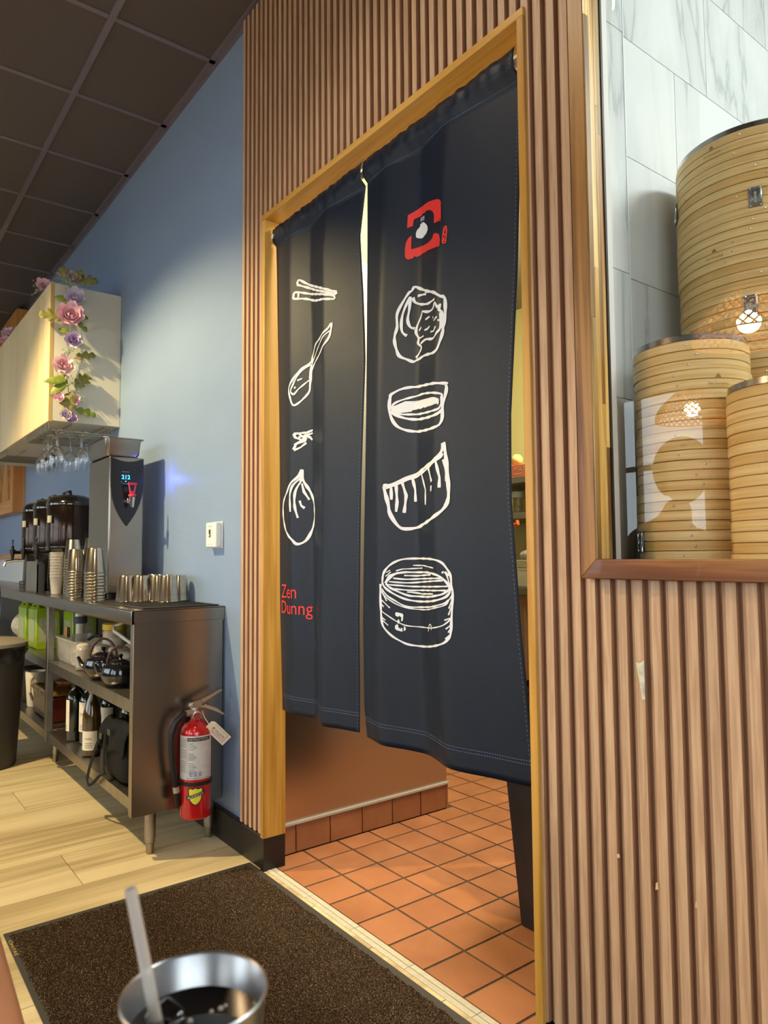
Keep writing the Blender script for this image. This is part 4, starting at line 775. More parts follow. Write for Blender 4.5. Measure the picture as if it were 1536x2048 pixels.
# ---------------------------------------------------------------- beverage urns
urn_b = mat('black_urn', '#171412', .14, .0, spec=.7, coat=.6); urn_w = mat('urn_brown_steel', '#352A25', .15, .8, spec=.6); post_m = mat('dark_brown_stand', '#2B1D17', .4)
def urn():
    t = thing('beverage_urn', (0, 0, 0))
    G().lathe([(.118, .24), (.126, .25), (.128, .26), (.128, .50), (.122, .51)], 40).build('tank', urn_w, t)
    G().lathe([(.131, .50), (.133, .512), (.128, .525), (.115, .545), (.09, .560), (.05, .568), (0, .570)], 40).build('lid', urn_b, t)
    G().lathe([(.131, .240), (.133, .244), (.133, .262), (.129, .266)], 40, cap=False).build('band', urn_b, t)
    G().lathe([(.10, .0), (.115, .01), (.118, .06), (.112, .20), (.122, .245)], 36).build('base', urn_b, t)
    h = G().tube([(-.06, -.02, .556), (-.05, -.02, .585), (.05, -.02, .585), (.06, -.02, .556)], .008, 8).build('lid_handle', urn_b, t)
    f = G().lathe([(.011, 0), (.011, .065)], 14, (0, -.112, .235), (0, -1, 0)).build('faucet', urn_b, t)
    G().lathe([(.008, 0), (.010, .02), (.0175, .058), (.019, .066)], 16, (0, -.185, .188)).build('spout', urn_b, f)
    G().lathe([(.009, .0), (.010, .02), (.004, .026), (.004, .052), (.0065, .058), (.004, .064)], 12, (0, -.185, .254)).build('faucet_lever', urn_b, f)
    G().box(.02, .055, -.136, -.125, .40, .44).build('name_plate', white_strip, t)
    return t
u0 = urn(); tag(u0, 'black lidded beverage urn nearest the hot water dispenser', 'urn', 'beverage urns on the counter'); u0.location = (-4.50, 1.10, ZT + .002); u0.rotation_euler = (0, 0, .1)
dup(u0, (-4.86, 1.10, ZT + .002), .1, 'black lidded beverage urn in the middle of the three', 'beverage urns on the counter')
dup(u0, (-5.20, 1.10, ZT + .002), .1, 'black lidded beverage urn farthest along the counter', 'beverage urns on the counter')
t = tag(G().box(-4.335, -4.285, .96, .985, ZT, ZT + .235).box(-4.40, -4.27, .95, 1.0, ZT, ZT + .012).build('drip_stand', post_m, loc=(-4.31, .97, ZT), bevel=.002), 'dark brown upright stand beside the nearest urn', 'stand')
sg = thing('splash_guard', (-4.62, .96, ZT), 'rounded stainless splash guard box at the hand sink', 'splash guard')
P = [(-4.80, ZT + .001), (-4.50, ZT + .001), (-4.50, ZT + .165), (-4.515, ZT + .18), (-4.785, ZT + .18), (-4.80, ZT + .165)]
G().prism(P, 'y', .925, .932).build('front_plate', steel_wear, sg); G().prism([(.925, ZT + .001), (.965, ZT + .001), (.965, ZT + .16), (.95, ZT + .178), (.925, ZT + .18)], 'x', -4.507, -4.50).build('side_plate', steel, sg)
fa = thing('faucet', (-5.42, 1.09, ZT), 'curved steel sink faucet in front of the white panel', 'faucet')
G().lathe([(.02, 0), (.02, .01), (.012, .014), (.012, .17)], 16, (-5.42, 1.09, ZT)).build('faucet_stem', chrome, fa)
G().tube([(-5.42, 1.09, ZT + .165), (-5.45, 1.06, ZT + .185), (-5.52, .99, ZT + .185), (-5.56, .945, ZT + .175), (-5.57, .935, ZT + .145)], .009, 10).build('faucet_spout', chrome, fa)
rk = thing('dish_rack', (-4.98, .98, ZT), 'small dark wire drainer basket beside the splash guard', 'rack')
g = G()
for q in (.0, .02, .04): g.tube([(-4.98 + .13 * math.cos(2 * PI * k / 20), .985 + .06 * math.sin(2 * PI * k / 20), ZT + .012 + q) for k in range(20)], .002, 5, closed=True)
for k in range(24): c, s_ = math.cos(2 * PI * k / 24), math.sin(2 * PI * k / 24); g.tube([(-4.98 + .12 * c, .985 + .055 * s_, ZT + .003), (-4.98 + .13 * c, .985 + .06 * s_, ZT + .052)], .0014, 4)
g.build('wire_basket', mat('dark_wire', '#3A3632', .4, .6), rk)
ledge = thing('pass_ledge', (-6.0, 1.16, 1.10), 'orange wooden ledge over a white panel at the far counter', 'ledge')
oak = wood('orange_oak', ('#C07A34', '#D1904A', '#DDA35E'), 'x', 30, .4, .5, .1); oak_z = wood('orange_oak_upright', ('#C07A34', '#D1904A', '#DDA35E'), 'z', 30, .4, .5, .1)
G().box(-7.6, -5.36, 1.13, 1.248, 1.105, 1.135).build('ledge_board', oak, ledge, bevel=.003); G().box(-7.6, -5.36, 1.20, 1.215, ZT + .001, 1.105).build('white_panel', white_paint, ledge)
def teapot(loc, label, s, rz, black, handle, grp=None):
    t = thing('teapot', loc, label, 'teapot', grp)
    o = lambda p: (loc[0] + p[0] * s, loc[1] + p[1] * s, loc[2] + p[2] * s)
    def addl(prof, n=28): return G().lathe([(a * s, b * s) for a, b in prof], n, loc)
    addl([(.045, 0), (.05, .004), (.078, .03), (.085, .055), (.075, .085), (.05, .10), (.04, .102)]).build('body', black, t)
    addl([(.041, .101), (.042, .106), (.03, .114), (.008, .118), (.006, .124), (.011, .132), (.008, .139), (0, .141)]).build('lid', black, t)
    G().tube([o((.07 * math.cos(rz), .07 * math.sin(rz), .045)), o((.10 * math.cos(rz), .10 * math.sin(rz), .06)), o((.118 * math.cos(rz), .118 * math.sin(rz), .095))], [.016 * s, .011 * s, .007 * s], 10).build('spout', black, t)
    P = [o((-.062 * math.cos(q) * math.cos(rz), -.062 * math.cos(q) * math.sin(rz), .09 + .085 * math.sin(q))) for q in [PI * k / 14 for k in range(15)]]
    G().tube(P, .0055 * s, 8).build('handle', handle, t)
    for k in (0, 14): G().sphere(P[k], .009 * s, 10, 8).build('handle_lug', black, t)
    return t
pot_b = mat('black_glazed_iron', '#11131A', .12, spec=.7, coat=.7); hand_b = mat('brown_cane_handle', '#4A2A1C', .45); iron = mat('dark_cast_iron', '#22262B', .45)
teapot((-5.78, 1.19, 1.136), 'dark iron teapot with brown handle standing on the orange wooden ledge', 1.15, -2.6, iron, hand_b)
# plastic cups, white jug
pl = mat('frosted_plastic', '#D6CFC2', .35, trans=.35, ior=1.3, alpha=1)
pcup = G().lathe([(.025, 0), (.034, .095), (.0365, .097), (.036, .099), (.0325, .098), (.0235, .002), (0, .002)], 28, cap=False).mesh('plastic_cup', smooth=50); pcup.materials.append(pl)
for k in range(9):
    o = bpy.data.objects.new('plastic_cup', pcup); COL.objects.link(o); o.location = (-4.22, .965, ZT + .002 + .016 * k); tag(o, ('topmost' if k == 8 else 'bottom' if k == 0 else ORD[k] + ' from bottom') + ' frosted plastic cup in the stack by the dark stand', 'cup', 'stacked frosted plastic cups')
clr = mat('clear_plastic', '#D2CCC2', .15, alpha=.35, spec=.8)
ccup = G().lathe([(.045, 0), (.0455, .003), (.033, .105), (0, .107)], 28, cap=False).mesh('clear_plastic_cup', smooth=50); ccup.materials.append(clr)
for k in range(4):
    o = bpy.data.objects.new('clear_plastic_cup', ccup); COL.objects.link(o); o.location = (-3.86, 1.155, ZT + .155 + .018 * k); tag(o, ('topmost' if k == 3 else 'bottom' if k == 0 else ORD[k] + ' from bottom') + ' overturned clear cup of the stack behind the tumblers', 'cup', 'overturned clear cups')
tag(G().box(-3.95, -3.77, 1.09, 1.22, ZT, ZT + .153).build('cup_carton', mat('dull_red_box', '#6E2B22', .5), loc=(-3.86, 1.15, ZT), bevel=.002), 'dull red carton under the clear cups', 'box')
jug = thing('plastic_jug', (-4.10, 1.135, ZT), 'off-white plastic jug with loop handle behind the steel cups', 'jug'); jm = mat('cream_plastic', '#E0D2B4', .4)
G().lathe([(.05, .002), (.055, .006), (.058, .22), (.052, .235), (.049, .235), (.054, .215), (.05, .01), (0, .01)], 28, (-4.10, 1.135, ZT), cap=False).build('jug_body', jm, jug)
G().tube([(-4.13, 1.09, ZT + .20), (-4.16, 1.05, ZT + .205), (-4.18, 1.03, ZT + .17), (-4.17, 1.04, ZT + .09), (-4.135, 1.085, ZT + .06)], .009, 10).build('jug_handle', jm, jug)
# ---------------------------------------------------------------- far wooden frame
ff = thing('wall_frame', (-7.4, 1.25, 1.5), 'tall orange oak frame with pale vase-shaped cutouts on the blue wall', 'wall frame')
FX1 = -6.60
G().box(FX1 - .10, FX1, 1.155, 1.249, 1.49, 3.215).build('frame_stile', oak_z, ff, bevel=.002); G().box(-8.4, -8.3, 1.155, 1.249, 1.49, 3.215).build('frame_stile', oak_z, ff, bevel=.002)
G().box(-8.3, FX1 - .10, 1.155, 1.249, 1.49, 1.60).build('frame_rail', oak, ff, bevel=.002); G().box(-8.3, FX1 - .10, 1.155, 1.249, 2.72, 3.215).build('frame_rail', oak, ff, bevel=.002)
G().box(-8.3, FX1 - .10, 1.225, 1.249, 1.60, 2.72).build('pale_back', mat('pale_blue_panel', '#B8C6CE', .3), ff)
vz = lambda z: .055 + .055 * math.cos((z - 1.60) / 1.1 * 2 * PI * 1.25)
for xc in (-7.02, -7.42, -7.82):
    zs = [1.60 + 1.12 * k / 30 for k in range(31)]
    G().prism([(xc + .04 + vz(z), z) for z in zs] + [(xc - .04 - vz(z), z) for z in reversed(zs)], 'y', 1.17, 1.20).build('cutout_board', oak_z, ff)
# ---------------------------------------------------------------- trash can
tc_m = mat('charcoal_plastic', '#3A3734', .5, bump=.15, bscale=(200, 200, 200)); bag_m = mat('clear_liner', '#A89E94', .3, spec=.6, col2='#5F574F', scale=(30, 30, 30), bump=.6)
tr = thing('trash_can', (-4.392, .655, 0), 'charcoal round trash can with pale lid standing in front of the counter', 'trash can')
G().lathe([(.155, .0), (.16, .01), (.195, .62), (.203, .625), (.203, .645), (.19, .645), (.185, .60), (.15, .02), (0, .02)], 40, (-4.392, .655, 0), cap=False).build('can', tc_m, tr)
G().lathe([(.207, .635), (.207, .652), (.17, .668), (.08, .675), (0, .676)], 40, (-4.392, .655, 0), cap=False).build('lid', mat('grey_lid', '#8C8378', .45), tr)
g = G(); g.grid(40, 6, lambda u, v: (-4.392 + (.2045 + .006 * math.sin(u * 40 + v * 5)) * math.cos(2 * PI * u), .655 + (.2045 + .006 * math.sin(u * 40 + v * 5)) * math.sin(2 * PI * u), .632 - (.05 + .03 * math.sin(u * 19)) * v)); g.build('bin_liner', mat('black_liner', '#1A1715', .25, spec=.6), tr, smooth=80)
# ================================================================ upper shelf goods
SZ = .566
gj = mat('green_jug_plastic', '#8CA61E', .3, col2='#7E9A18', scale=(10, 10, 10)); paper = mat('grey_jug_label', '#9FA37C', .5, col2='#8F9370', scale=(60, 60, 60))
def jug_can(x, y, label):
    t = thing('jerry_can', (x, y, SZ), label, 'jerry can', 'green jerry cans on the shelf')
    P = [(-.05, .0), (.05, .0), (.055, .02), (.055, .20), (.045, .235), (.02, .245), (-.045, .245), (-.055, .23), (-.055, .02)]
    g = G().prism([(y + a * 1.25, SZ + b) for a, b in P], 'x', x - .105, x + .105); g.build('can_body', gj, t, bevel=.014, seg=3)
    G().tube([(x - .07, y - .045, SZ + .235), (x - .06, y - .045, SZ + .265), (x + .06, y - .045, SZ + .265), (x + .07, y - .045, SZ + .235)], .012, 10).build('can_handle', gj, t)
    G().lathe([(.02, 0), (.02, .022), (.017, .025)], 16, (x + .06, y + .03, SZ + .243)).build('cap', mat('white_cap', '#DAD9CC', .4), t)
    G().box(x - .075, x + .075, y - .0702, y - .0692, SZ + .04, SZ + .17).box(x + .1052, x + .1062, y - .05, y + .05, SZ + .04, SZ + .18).build('paper_label', paper, t)
    return t
jug_can(-4.74, 1.02, 'green jerry can with grey label nearest the upright'); jug_can(-4.985, 1.01, 'green jerry can farther left behind the nearest one'); jug_can(-4.50, 1.165, 'green jerry can at the wall behind the drain pipe')
wb_ = mat('white_plastic_bag', '#C9C3B6', .4, col2='#8D867A', scale=(25, 25, 25), bump=.8)
g = G(); g.grid(20, 12, lambda u, v: (-5.30 + (.15 + .02 * math.sin(9 * u * 2 * PI / 3 + 5 * v)) * math.sin(PI * (.06 + .90 * v)) ** .5 * math.cos(2 * PI * u) , 1.06 + .12 * math.sin(PI * (.06 + .90 * v)) ** .5 * math.sin(2 * PI * u), SZ + .001 + .19 * v + .012 * math.sin(17 * u) * v)); tag(g.build('plastic_bag', wb_, loc=(-5.30, 1.06, SZ), smooth=80), 'crumpled white plastic bag on the far shelf above the trash can', 'bag')
tubm = mat('clear_tub_plastic', '#C9C4B8', .25, alpha=.42)
tb = thing('plastic_tub', (-3.98, 1.03, SZ), 'clear plastic tub holding scissors on the middle shelf', 'tub')
pan(-4.14, -3.73, .935, 1.13, SZ + .001, SZ + .125, .002, .010).build('tub_body', tubm, tb)
tag(G().box(-4.05, -3.82, .975, 1.09, SZ + .006, SZ + .055).build('napkin_stack', mat('pale_napkin', '#B9B0A0', .8), loc=(-3.92, 1.03, SZ), bevel=.004), 'pile of pale paper napkins inside the clear tub', 'napkins')
sc = thing('scissors', (-4.0, .985, SZ + .12), 'scissors with black and orange handles sticking out of the clear tub', 'scissors')
orng = mat('orange_plastic', '#D98A2A', .4)
G().prism([(-4.03, SZ + .10), (-3.97, SZ + .06), (-3.962, SZ + .066), (-4.028, SZ + .112)], 'y', .98, .983).build('blade', steel, sc)
for (a, b, m_) in ((-4.050, .150, orng), (-4.012, .148, blk)):
    G().tube([(a + .014 * math.cos(q), .982, SZ + b + .024 * math.sin(q)) for q in [2 * PI * k / 14 for k in range(14)]], .005, 8, closed=True).build('handle_loop', m_, sc)
kn = tag(G().tube([(-3.96, 1.07, SZ + .11), (-3.90, 1.08, SZ + .132), (-3.80, 1.09, SZ + .14)], [.008, .010, .007], 10).build('utensil', blk, loc=(-3.88, 1.08, SZ + .11)), 'black handled utensil laid across the clear tub', 'utensil')
jr = thing('spice_jar', (-3.62, 1.10, SZ), 'glass jar with yellow screw lid and white label at the back of the shelf', 'jar')
G().lathe([(.05, .001), (.056, .005), (.056, .175), (.048, .187)], 28, (-3.62, 1.10, SZ)).build('jar_body', mat('cream_jar', '#A99472', .3), jr); G().lathe([(.055, .185), (.0575, .187), (.0575, .213), (.05, .217), (0, .217)], 28, (-3.62, 1.10, SZ)).build('lid', mat('yellow_lid', '#C9A81E', .35), jr)
G().lathe([(.0567, .06), (.0567, .15)], 28, (-3.62, 1.10, SZ), cap=False).build('label', white_strip, jr)
mgm = mat('mug_glass', '#C4BEB2', .1, alpha=.38, spec=.8); foam = mat('white_mug_liner', '#B8AE9E', .7)
def mug(x, y, label):
    t = thing('glass_mug', (x, y, SZ), label, 'mug', 'glass mugs on the middle shelf')
    G().lathe([(.0, .003), (.034, .003), (.036, .006), (.0375, .10), (.036, .102), (.0345, .10), (.033, .012), (0, .012)], 24, (x, y, SZ), cap=False).build('mug_body', mgm, t)
    G().lathe([(.030, .013), (.0330, .105), (.030, .118), (.018, .125), (0, .126)], 20, (x, y, SZ), cap=False).build('paper_liner', foam, t)
    G().tube([(x - .030, y - .022, SZ + .085), (x - .05, y - .034, SZ + .08), (x - .058, y - .038, SZ + .052), (x - .048, y - .033, SZ + .026), (x - .030, y - .022, SZ + .022)], .0055, 8).build('mug_handle', mgm, t)
for (x, y, l) in ((-3.66, .965, 'glass mug with pale paper liner beside the tub, nearest the shelf edge'), (-3.56, 1.02, 'glass mug right behind the front mug'), (-3.44, 1.05, 'glass mug in the back row behind the first black teapot'), (-3.32, 1.04, 'glass mug in the back row between the black teapots'), (-3.20, 1.03, 'glass mug in the back row behind the second black teapot'), (-3.50, 1.14, 'glass mug against the wall beside the yellow lidded jar')): mug(x, y, l)
teapot((-3.335, .965, SZ), 'glossy black teapot with upright loop handle, farther from the end panel', 1.0, -2.3, pot_b, hand_b, 'black teapots on the shelf')
teapot((-3.09, .965, SZ), 'glossy black teapot tucked against the counter end panel', .95, -2.3, pot_b, hand_b, 'black teapots on the shelf')
tag(G().tube([(-3.52, 1.2, .80), (-3.42, 1.14, .825), (-3.50, 1.06, .775), (-3.40, 1.03, .765), (-3.15, 1.05, .715), (-2.98, 1.10, .64), (-2.88, 1.16, .575)], .008, 10).build('hose', pvc, loc=(-3.2, 1.1, .7), smooth=80), 'bent white plastic hose running down behind the glass mugs', 'hose')
# ================================================================ bottom shelf goods
BZ = .206
gdark = mat('dark_green_glass', '#10160A', .06, spec=.7, coat=.6); gamb = mat('amber_wine_glass', '#3B2A0C', .06, spec=.7, coat=.6); cork = mat('cream_foil', '#CFC39C', .4); redf = mat('dark_red_foil', '#6A1620', .35); yelf = mat('golden_foil', '#C08A2A', .35); lblm = mat('cream_wine_label', '#D9D0B8', .6)
def bottle(x, y, label, glass, foil, shape, lab=(.07, .17), a=(-2.6, -.2), txt=None):
    t = thing('wine_bottle', (x, y, BZ), label, 'wine bottle', 'wine bottles on the bottom shelf')
    if shape == 'b': P = [(0, .002), (.034, .002), (.0375, .006), (.0375, .195), (.033, .215), (.019, .232), (.0145, .245), (.0142, .292), (.0155, .293), (.0155, .303), (.013, .304), (0, .304)]
    else: P = [(0, .002), (.036, .002), (.040, .006), (.040, .165), (.036, .195), (.026, .23), (.017, .255), (.0142, .292), (.0155, .293), (.0155, .303), (.013, .304), (0, .304)]
    k = 1.03
    G().lathe([(r_, z * k) for r_, z in P], 28, (x, y, BZ), cap=False).build('glass', glass, t)
    G().lathe([(.0165, .25 * k), (.0150, .292 * k), (.0165, .294 * k), (.0165, .3055 * k), (0, .306 * k)], 20, (x, y, BZ), cap=False).build('foil_cap', foil, t)
    R = (.0375 if shape == 'b' else .040) + .0005
    lb = G().grid(16, 1, lambda u, v: (x + R * math.cos(a[0] + (a[1] - a[0]) * u), y + R * math.sin(a[0] + (a[1] - a[0]) * u), BZ + lab[0] + (lab[1] - lab[0]) * v)).build('label', lblm, t, smooth=80)
    g = G(); m_ = (a[0] + a[1]) / 2
    f = lambda q, z: (x + (R + .0006) * math.cos(m_ + q), y + (R + .0006) * math.sin(m_ + q), BZ + z)
    if txt: text_to(g, txt, lambda p, q: f(p - .42, lab[0] + (lab[1] - lab[0]) * .55 + q * .030), width=.84)
    for k_ in range(3): g.grid(4, 1, lambda u, v: f(-.4 + .8 * u, lab[0] + .012 + .009 * k_ + .002 * v))
    g.build('label_print', inkm, lb, smooth=0); return t
bottle(-3.90, 1.00, 'dark wine bottle with white foil cap, farthest left of the front bottles', gdark, cork, 'b', (.04, .19), (-1.5, .2)); bottle(-3.80, .965, 'dark green wine bottle with narrow cream label second in line', gdark, gdark, 'b', (.05, .20), (-2.3, -.9))
bottle(-3.70, 1.0, 'wine bottle with dark red foil and tall cream label', gdark, redf, 'b', (.06, .20), (-2.1, .2), 'OU'); bottle(-3.46, .955, 'amber wine bottle with golden foil and square cream label in front', gamb, yelf, 'g', (.03, .115), (-1.55, .35), 'HAL')
bottle(-3.56, 1.06, 'dark wine bottle with cream label standing behind the amber bottle', gdark, gdark, 'b', (.08, .19), (-1.6, .2)); bottle(-3.30, 1.07, 'dark wine bottle half hidden at the back beside the black bag', gdark, gdark, 'b', (.08, .18), (-1.8, -.4))
tub2 = thing('sauce_container', (-4.33, 1.02, BZ), 'square container of dark red sauce covered with gold foil', 'container')
G().box(-4.66, -4.24, .95, 1.11, BZ + .001, BZ + .14).build('container_body', mat('dark_red_plastic', '#4A1812', .25, coat=.4), tub2, bevel=.012, seg=3); g = G(); g.grid(18, 14, lambda u, v: (-4.68 + .46 * u, .937 + .188 * v, BZ + .165 + .008 * math.sin(23 * u + 7 * v) * math.cos(17 * v) - .02 * (abs(u - .5) > .46 or abs(v - .5) > .46)))
o = g.build('foil_cover', mat('gold_foil', '#B98F3E', .25, .8), tub2, smooth=60); md = o.modifiers.new('s', 'SOLIDIFY'); md.thickness = .002
tag(G().lathe([(.085, .001), (.09, .006), (.105, .10), (.10, .105), (0, .105)], 28, (-4.55, 1.14, BZ + .0)).lathe([(.09, .105), (.10, .13), (.09, .18), (0, .185)], 28, (-4.55, 1.14, BZ)).build('clay_pot', mat('terracotta_plastic', '#8A5238', .5), loc=(-4.55, 1.14, BZ)), 'brown lidded pot behind the foil covered container', 'pot')
pj = thing('white_pitcher', (-4.82, 1.0, BZ), 'white pitcher with black side standing on the bottom shelf behind the trash can', 'pitcher')
G().lathe([(.045, .001), (.05, .01), (.062, .20), (.06, .21), (.055, .205), (.045, .012), (0, .012)], 24, (-4.82, 1.0, BZ), cap=False).build('pitcher_body', jm, pj); G().tube([(-4.775, .97, BZ + .18), (-4.74, .95, BZ + .17), (-4.735, .948, BZ + .10), (-4.775, .97, BZ + .05)], .009, 8).build('pitcher_handle', jm, pj)
tag(G().lathe([(.07, .001), (.075, .01), (.085, .2), (.07, .215), (0, .22)], 24, (-5.0, 1.03, BZ)).build('black_canister', blk, loc=(-5.0, 1.03, BZ)), 'black canister beside the white pitcher on the bottom shelf', 'canister')
tag(G().lathe([(.022, 0), (.024, .01), (.024, .055), (.016, .065)], 18, (-4.02, 1.12, BZ + .258), (0, 0, 1)).lathe([(.03, .001), (.034, .01), (.034, .255), (.026, .257)], 18, (-4.02, 1.12, BZ)).build('white_bottle', pvc, loc=(-4.02, 1.12, BZ)), 'white plastic squeeze bottle behind the wine bottles', 'bottle')
sp = thing('steel_container', (-3.10, 1.12, BZ), 'square steel food pan standing behind the black bag', 'pan'); pan(-3.22, -2.98, 1.03, 1.20, BZ + .12, BZ + .22).build('pan_body', steel, sp)
tag(G().box(-3.21, -2.99, 1.05, 1.19, BZ + .001, BZ + .119).build('dark_carton', mat('dark_carton', '#3A2C22', .7), loc=(-3.1, 1.12, BZ), bevel=.002), 'dark carton under the square steel pan', 'box')
bagm = mat('black_nylon', '#0B0A0A', .7, bump=.3, bscale=(400, 400, 400), col2='#100F0E', scale=(12, 12, 12), spec=.25); bg = thing('shoulder_bag', (-3.08, .96, BZ), 'black nylon shoulder bag with strap hanging off the bottom shelf', 'bag')
g = G().sphere((0, 0, 0), 1, 40, 26)
def bagp(p):
    x, y, z = p; sq = lambda q, e: math.copysign(abs(q) ** e, q)
    q = Vector((sq(x, .62) * .165, sq(y, .7) * .052, sq(z, .6) * .118)); k = noise.noise(q * 16 + Vector((3, 1, 7))) * .018 + noise.noise(q * 45) * .006
    sag = -.03 * max(0, q.z / .118) * (q.x / .165) ** 2
    return (-3.00 + q.x + k * .4, .955 + q.y * (1 + k * 8) + k * .3, BZ + .122 + max(-.119, q.z + sag + k * .5))
g.v = [bagp(p) for p in g.v]
g.build('bag_body', bagm, bg, smooth=70)
g = G().grid(16, 8, lambda u, v: (-3.15 + .30 * u, .955 - .045 * math.sin(PI * .5 * min(1, v * 1.6)) - .012 * v - .006 * math.sin(9 * u + 3 * v), BZ + .235 - .135 * max(0, v - .15) - .012 * math.sin(PI * u * 2))); fo = g.build('bag_flap', bagm, bg, smooth=70); md = fo.modifiers.new('s', 'SOLIDIFY'); md.thickness = .004
def strap(name, P, w, m_, parent, t=.002, axis=Vector((1, 0, 0))):
    g = G(); vs = []; n = len(P)
    for p in P: p = Vector(p); vs += [p - axis * w / 2, p + axis * w / 2, p + axis * w / 2 + Vector((0, -t, 0)), p - axis * w / 2 + Vector((0, -t, 0))]
    fs = [(0, 1, 2, 3), (n * 4 - 1, n * 4 - 2, n * 4 - 3, n * 4 - 4)]
    for i in range(n - 1):
        for k in range(4): a = i * 4 + k; b = i * 4 + (k + 1) % 4; fs.append((a, b, b + 4, a + 4))
    return g.add(vs, fs).build(name, m_, parent, smooth=60)
strap('strap', [(-3.10, .895, BZ + .17), (-3.14, .888, BZ + .12), (-3.18, .883, BZ + .06), (-3.215, .880, BZ + .005), (-3.235, .878, BZ - .04), (-3.21, .878, BZ - .062), (-3.15, .880, BZ - .035), (-3.08, .885, BZ + .01), (-3.02, .890, BZ + .03)], .030, bagm, bg)
strap('strap', [(-3.06, .898, BZ + .19), (-3.05, .890, BZ + .10), (-3.03, .888, BZ + .03)], .028, bagm, bg)
for (a, z) in ((-3.10, BZ + .165), (-2.99, BZ + .20)): G().box(a - .017, a + .017, .888, .893, z - .012, z + .012).build('buckle', mat('gunmetal', '#6C6A66', .3, .9), bg, bevel=.002)
# ================================================================ bamboo steamers in the window
bam = mat('bamboo_band', '#CDA564', .42, col2='#DFC083', scale=(3.5, 3.5, 160), bump=.12, spec=.4); bam2 = mat('bamboo_band_dark', '#C29650', .42, col2='#D6B26E', scale=(3.5, 3.5, 140), bump=.12); slatb = mat('steamer_gap', '#5A3A1C', .7)
plate_m = mat('pewter_plate', '#9B9A97', .4, .8, col2='#6E6D6B', scale=(220, 220, 220)); rivet_m = mat('steel_rivet', '#D5D2CB', .25, 1); engr = mat('burnt_mark', '#94672E', .6)
def band_mesh(r, h):
    return G().lathe([(r - .014, .0005), (r - .0016, .0005), (r - .0004, .0013), (r, .0040), (r + .0001, h * .6), (r - .0002, h - .0018), (r - .0018, h - .0004), (r - .014, h - .0004)], 72).mesh('bamboo_band', smooth=40)
def steamer_stack(cx, cy, r, n, zb, name, seed):
    R_ = random.Random(seed); BH = .0202; me = [band_mesh(r, BH), band_mesh(r - .0009, BH)]
    me[0].materials.append(bam); me[1].materials.append(bam2); facing = math.atan2(-cy, -cx)
    for k in range(n):
        pos = 'topmost' if k == n - 1 else 'bottom' if k == 0 else ORD[n - 1 - k] + ' from top'
        dx, dy = R_.uniform(-.0022, .0022), R_.uniform(-.0022, .0022); z = zb + k * 3 * BH
        t = thing('bamboo_steamer', (cx + dx, cy + dy, z), '%s bamboo steamer basket of the %s' % (pos, name), 'steamer', 'bamboo steamers in the %s' % name)
        for q in range(3):
            o = bpy.data.objects.new('bamboo_band', me[(k + q) % 2 if R_.random() < .7 else 0]); COL.objects.link(o); o.parent = t; o.location = (0, 0, q * BH); o.rotation_euler = (0, 0, R_.random() * 6)
        c = (cx + dx, cy + dy)
        def on(a, zz, e): return (c[0] + (r + e) * math.cos(a), c[1] + (r + e) * math.sin(a), z + zz)
        g = G()
        for q in range(3):
            a = facing + (.05 if k % 2 else -.25) + R_.uniform(-.12, .12)
            if k % 3 != 2 or q == 1: p = on(a, BH * (q + .5), .0004); g.sphere(p, .0024, 8, 6, (1, 1, 1))
        if g.v: g.build('rivet', rivet_m, t)
        for (kk, da) in PLATES.get((name, k), ()):
            a = facing + da; w = .013 / r
            def pf(u, v, e): return on(a + (u - .5) * 2 * w, -.004 + .046 * v, e)
            g = G(); g.grid(6, 1, lambda u, v: pf(u, v, .0032)); pl_ = g.build('name_plate', plate_m, t, smooth=60); md = pl_.modifiers.new('s', 'SOLIDIFY'); md.thickness = .002
            g = G(); fr = [(.12, .10), (.12, .35), (.2, .42), (.2, .58), (.12, .65), (.12, .9), (.88, .9), (.88, .65), (.8, .58), (.8, .42), (.88, .35), (.88, .10)]
            g.tube([pf(u, v, .0040) for u, v in fr], .0009, 5, closed=True)
            for q in range(5): g.tube([pf(.40, .24 + .11 * q, .0040), pf(.60, .28 + .11 * q, .0040)], .0010, 5); g.tube([pf(.5, .22 + .11 * q, .0040), pf(.48 + .06 * (q % 2), .30 + .11 * q, .0040)], .0009, 5)
            for u, v in ((.12, .06), (.88, .06), (.12, .94), (.88, .94)): g.sphere(pf(u, v, .0042), .0018, 6, 4)
            g.build('plate_relief', rivet_m, pl_)
        if (name, k) in MARKS:
            a0 = facing + MARKS[(name, k)]; g = G(); f = lambda p, q: on(a0 + p / r, BH * 1.35 + q, .0016)
            text_to(g, 'Zen Dumpling', f, width=.042); P = [(.015, .014), (.018, .020), (.021, .022), (.024, .020), (.027, .014)]
            g.add([f(*p) for p in P], [(0, 1, 2, 3, 4)]); g.build('burnt_mark', engr, t, smooth=0)
        if k == n - 1:
            rim = G().lathe([(r - .013, 3 * BH - .004), (r - .013, 3 * BH + .012), (r - .004, 3 * BH + .013), (r - .003, 3 * BH + .001), (r - .006, 3 * BH + .0003), (r - .010, 3 * BH + .0003)], 72, (c[0], c[1], z), cap=False).build('steel_rim', steel, t)
            G().lathe([(0, 3 * BH - .004), (r - .013, 3 * BH - .004)], 48, (c[0], c[1], z), cap=False).build('woven_floor', slatb, t)
PLATES = {('tall rear stack', 15): ((0, -1.35),), ('tall rear stack', 14): ((0, .0),), ('tall rear stack', 10): ((0, -.10),), ('left front stack', 1): ((0, -1.12),), ('left front stack', 0): ()}
MARKS = {('tall rear stack', 16): -.62, ('tall rear stack', 12): -.62, ('left front stack', 6): .25}
steamer_stack(-.800, 1.762, .180, 17, 1.021, 'tall rear stack', 1)
steamer_stack(-.812, 1.456, .1165, 8, 1.045, 'left front stack', 2)
steamer_stack(-.590, 1.412, .112, 6, 1.038, 'short right front stack', 3)
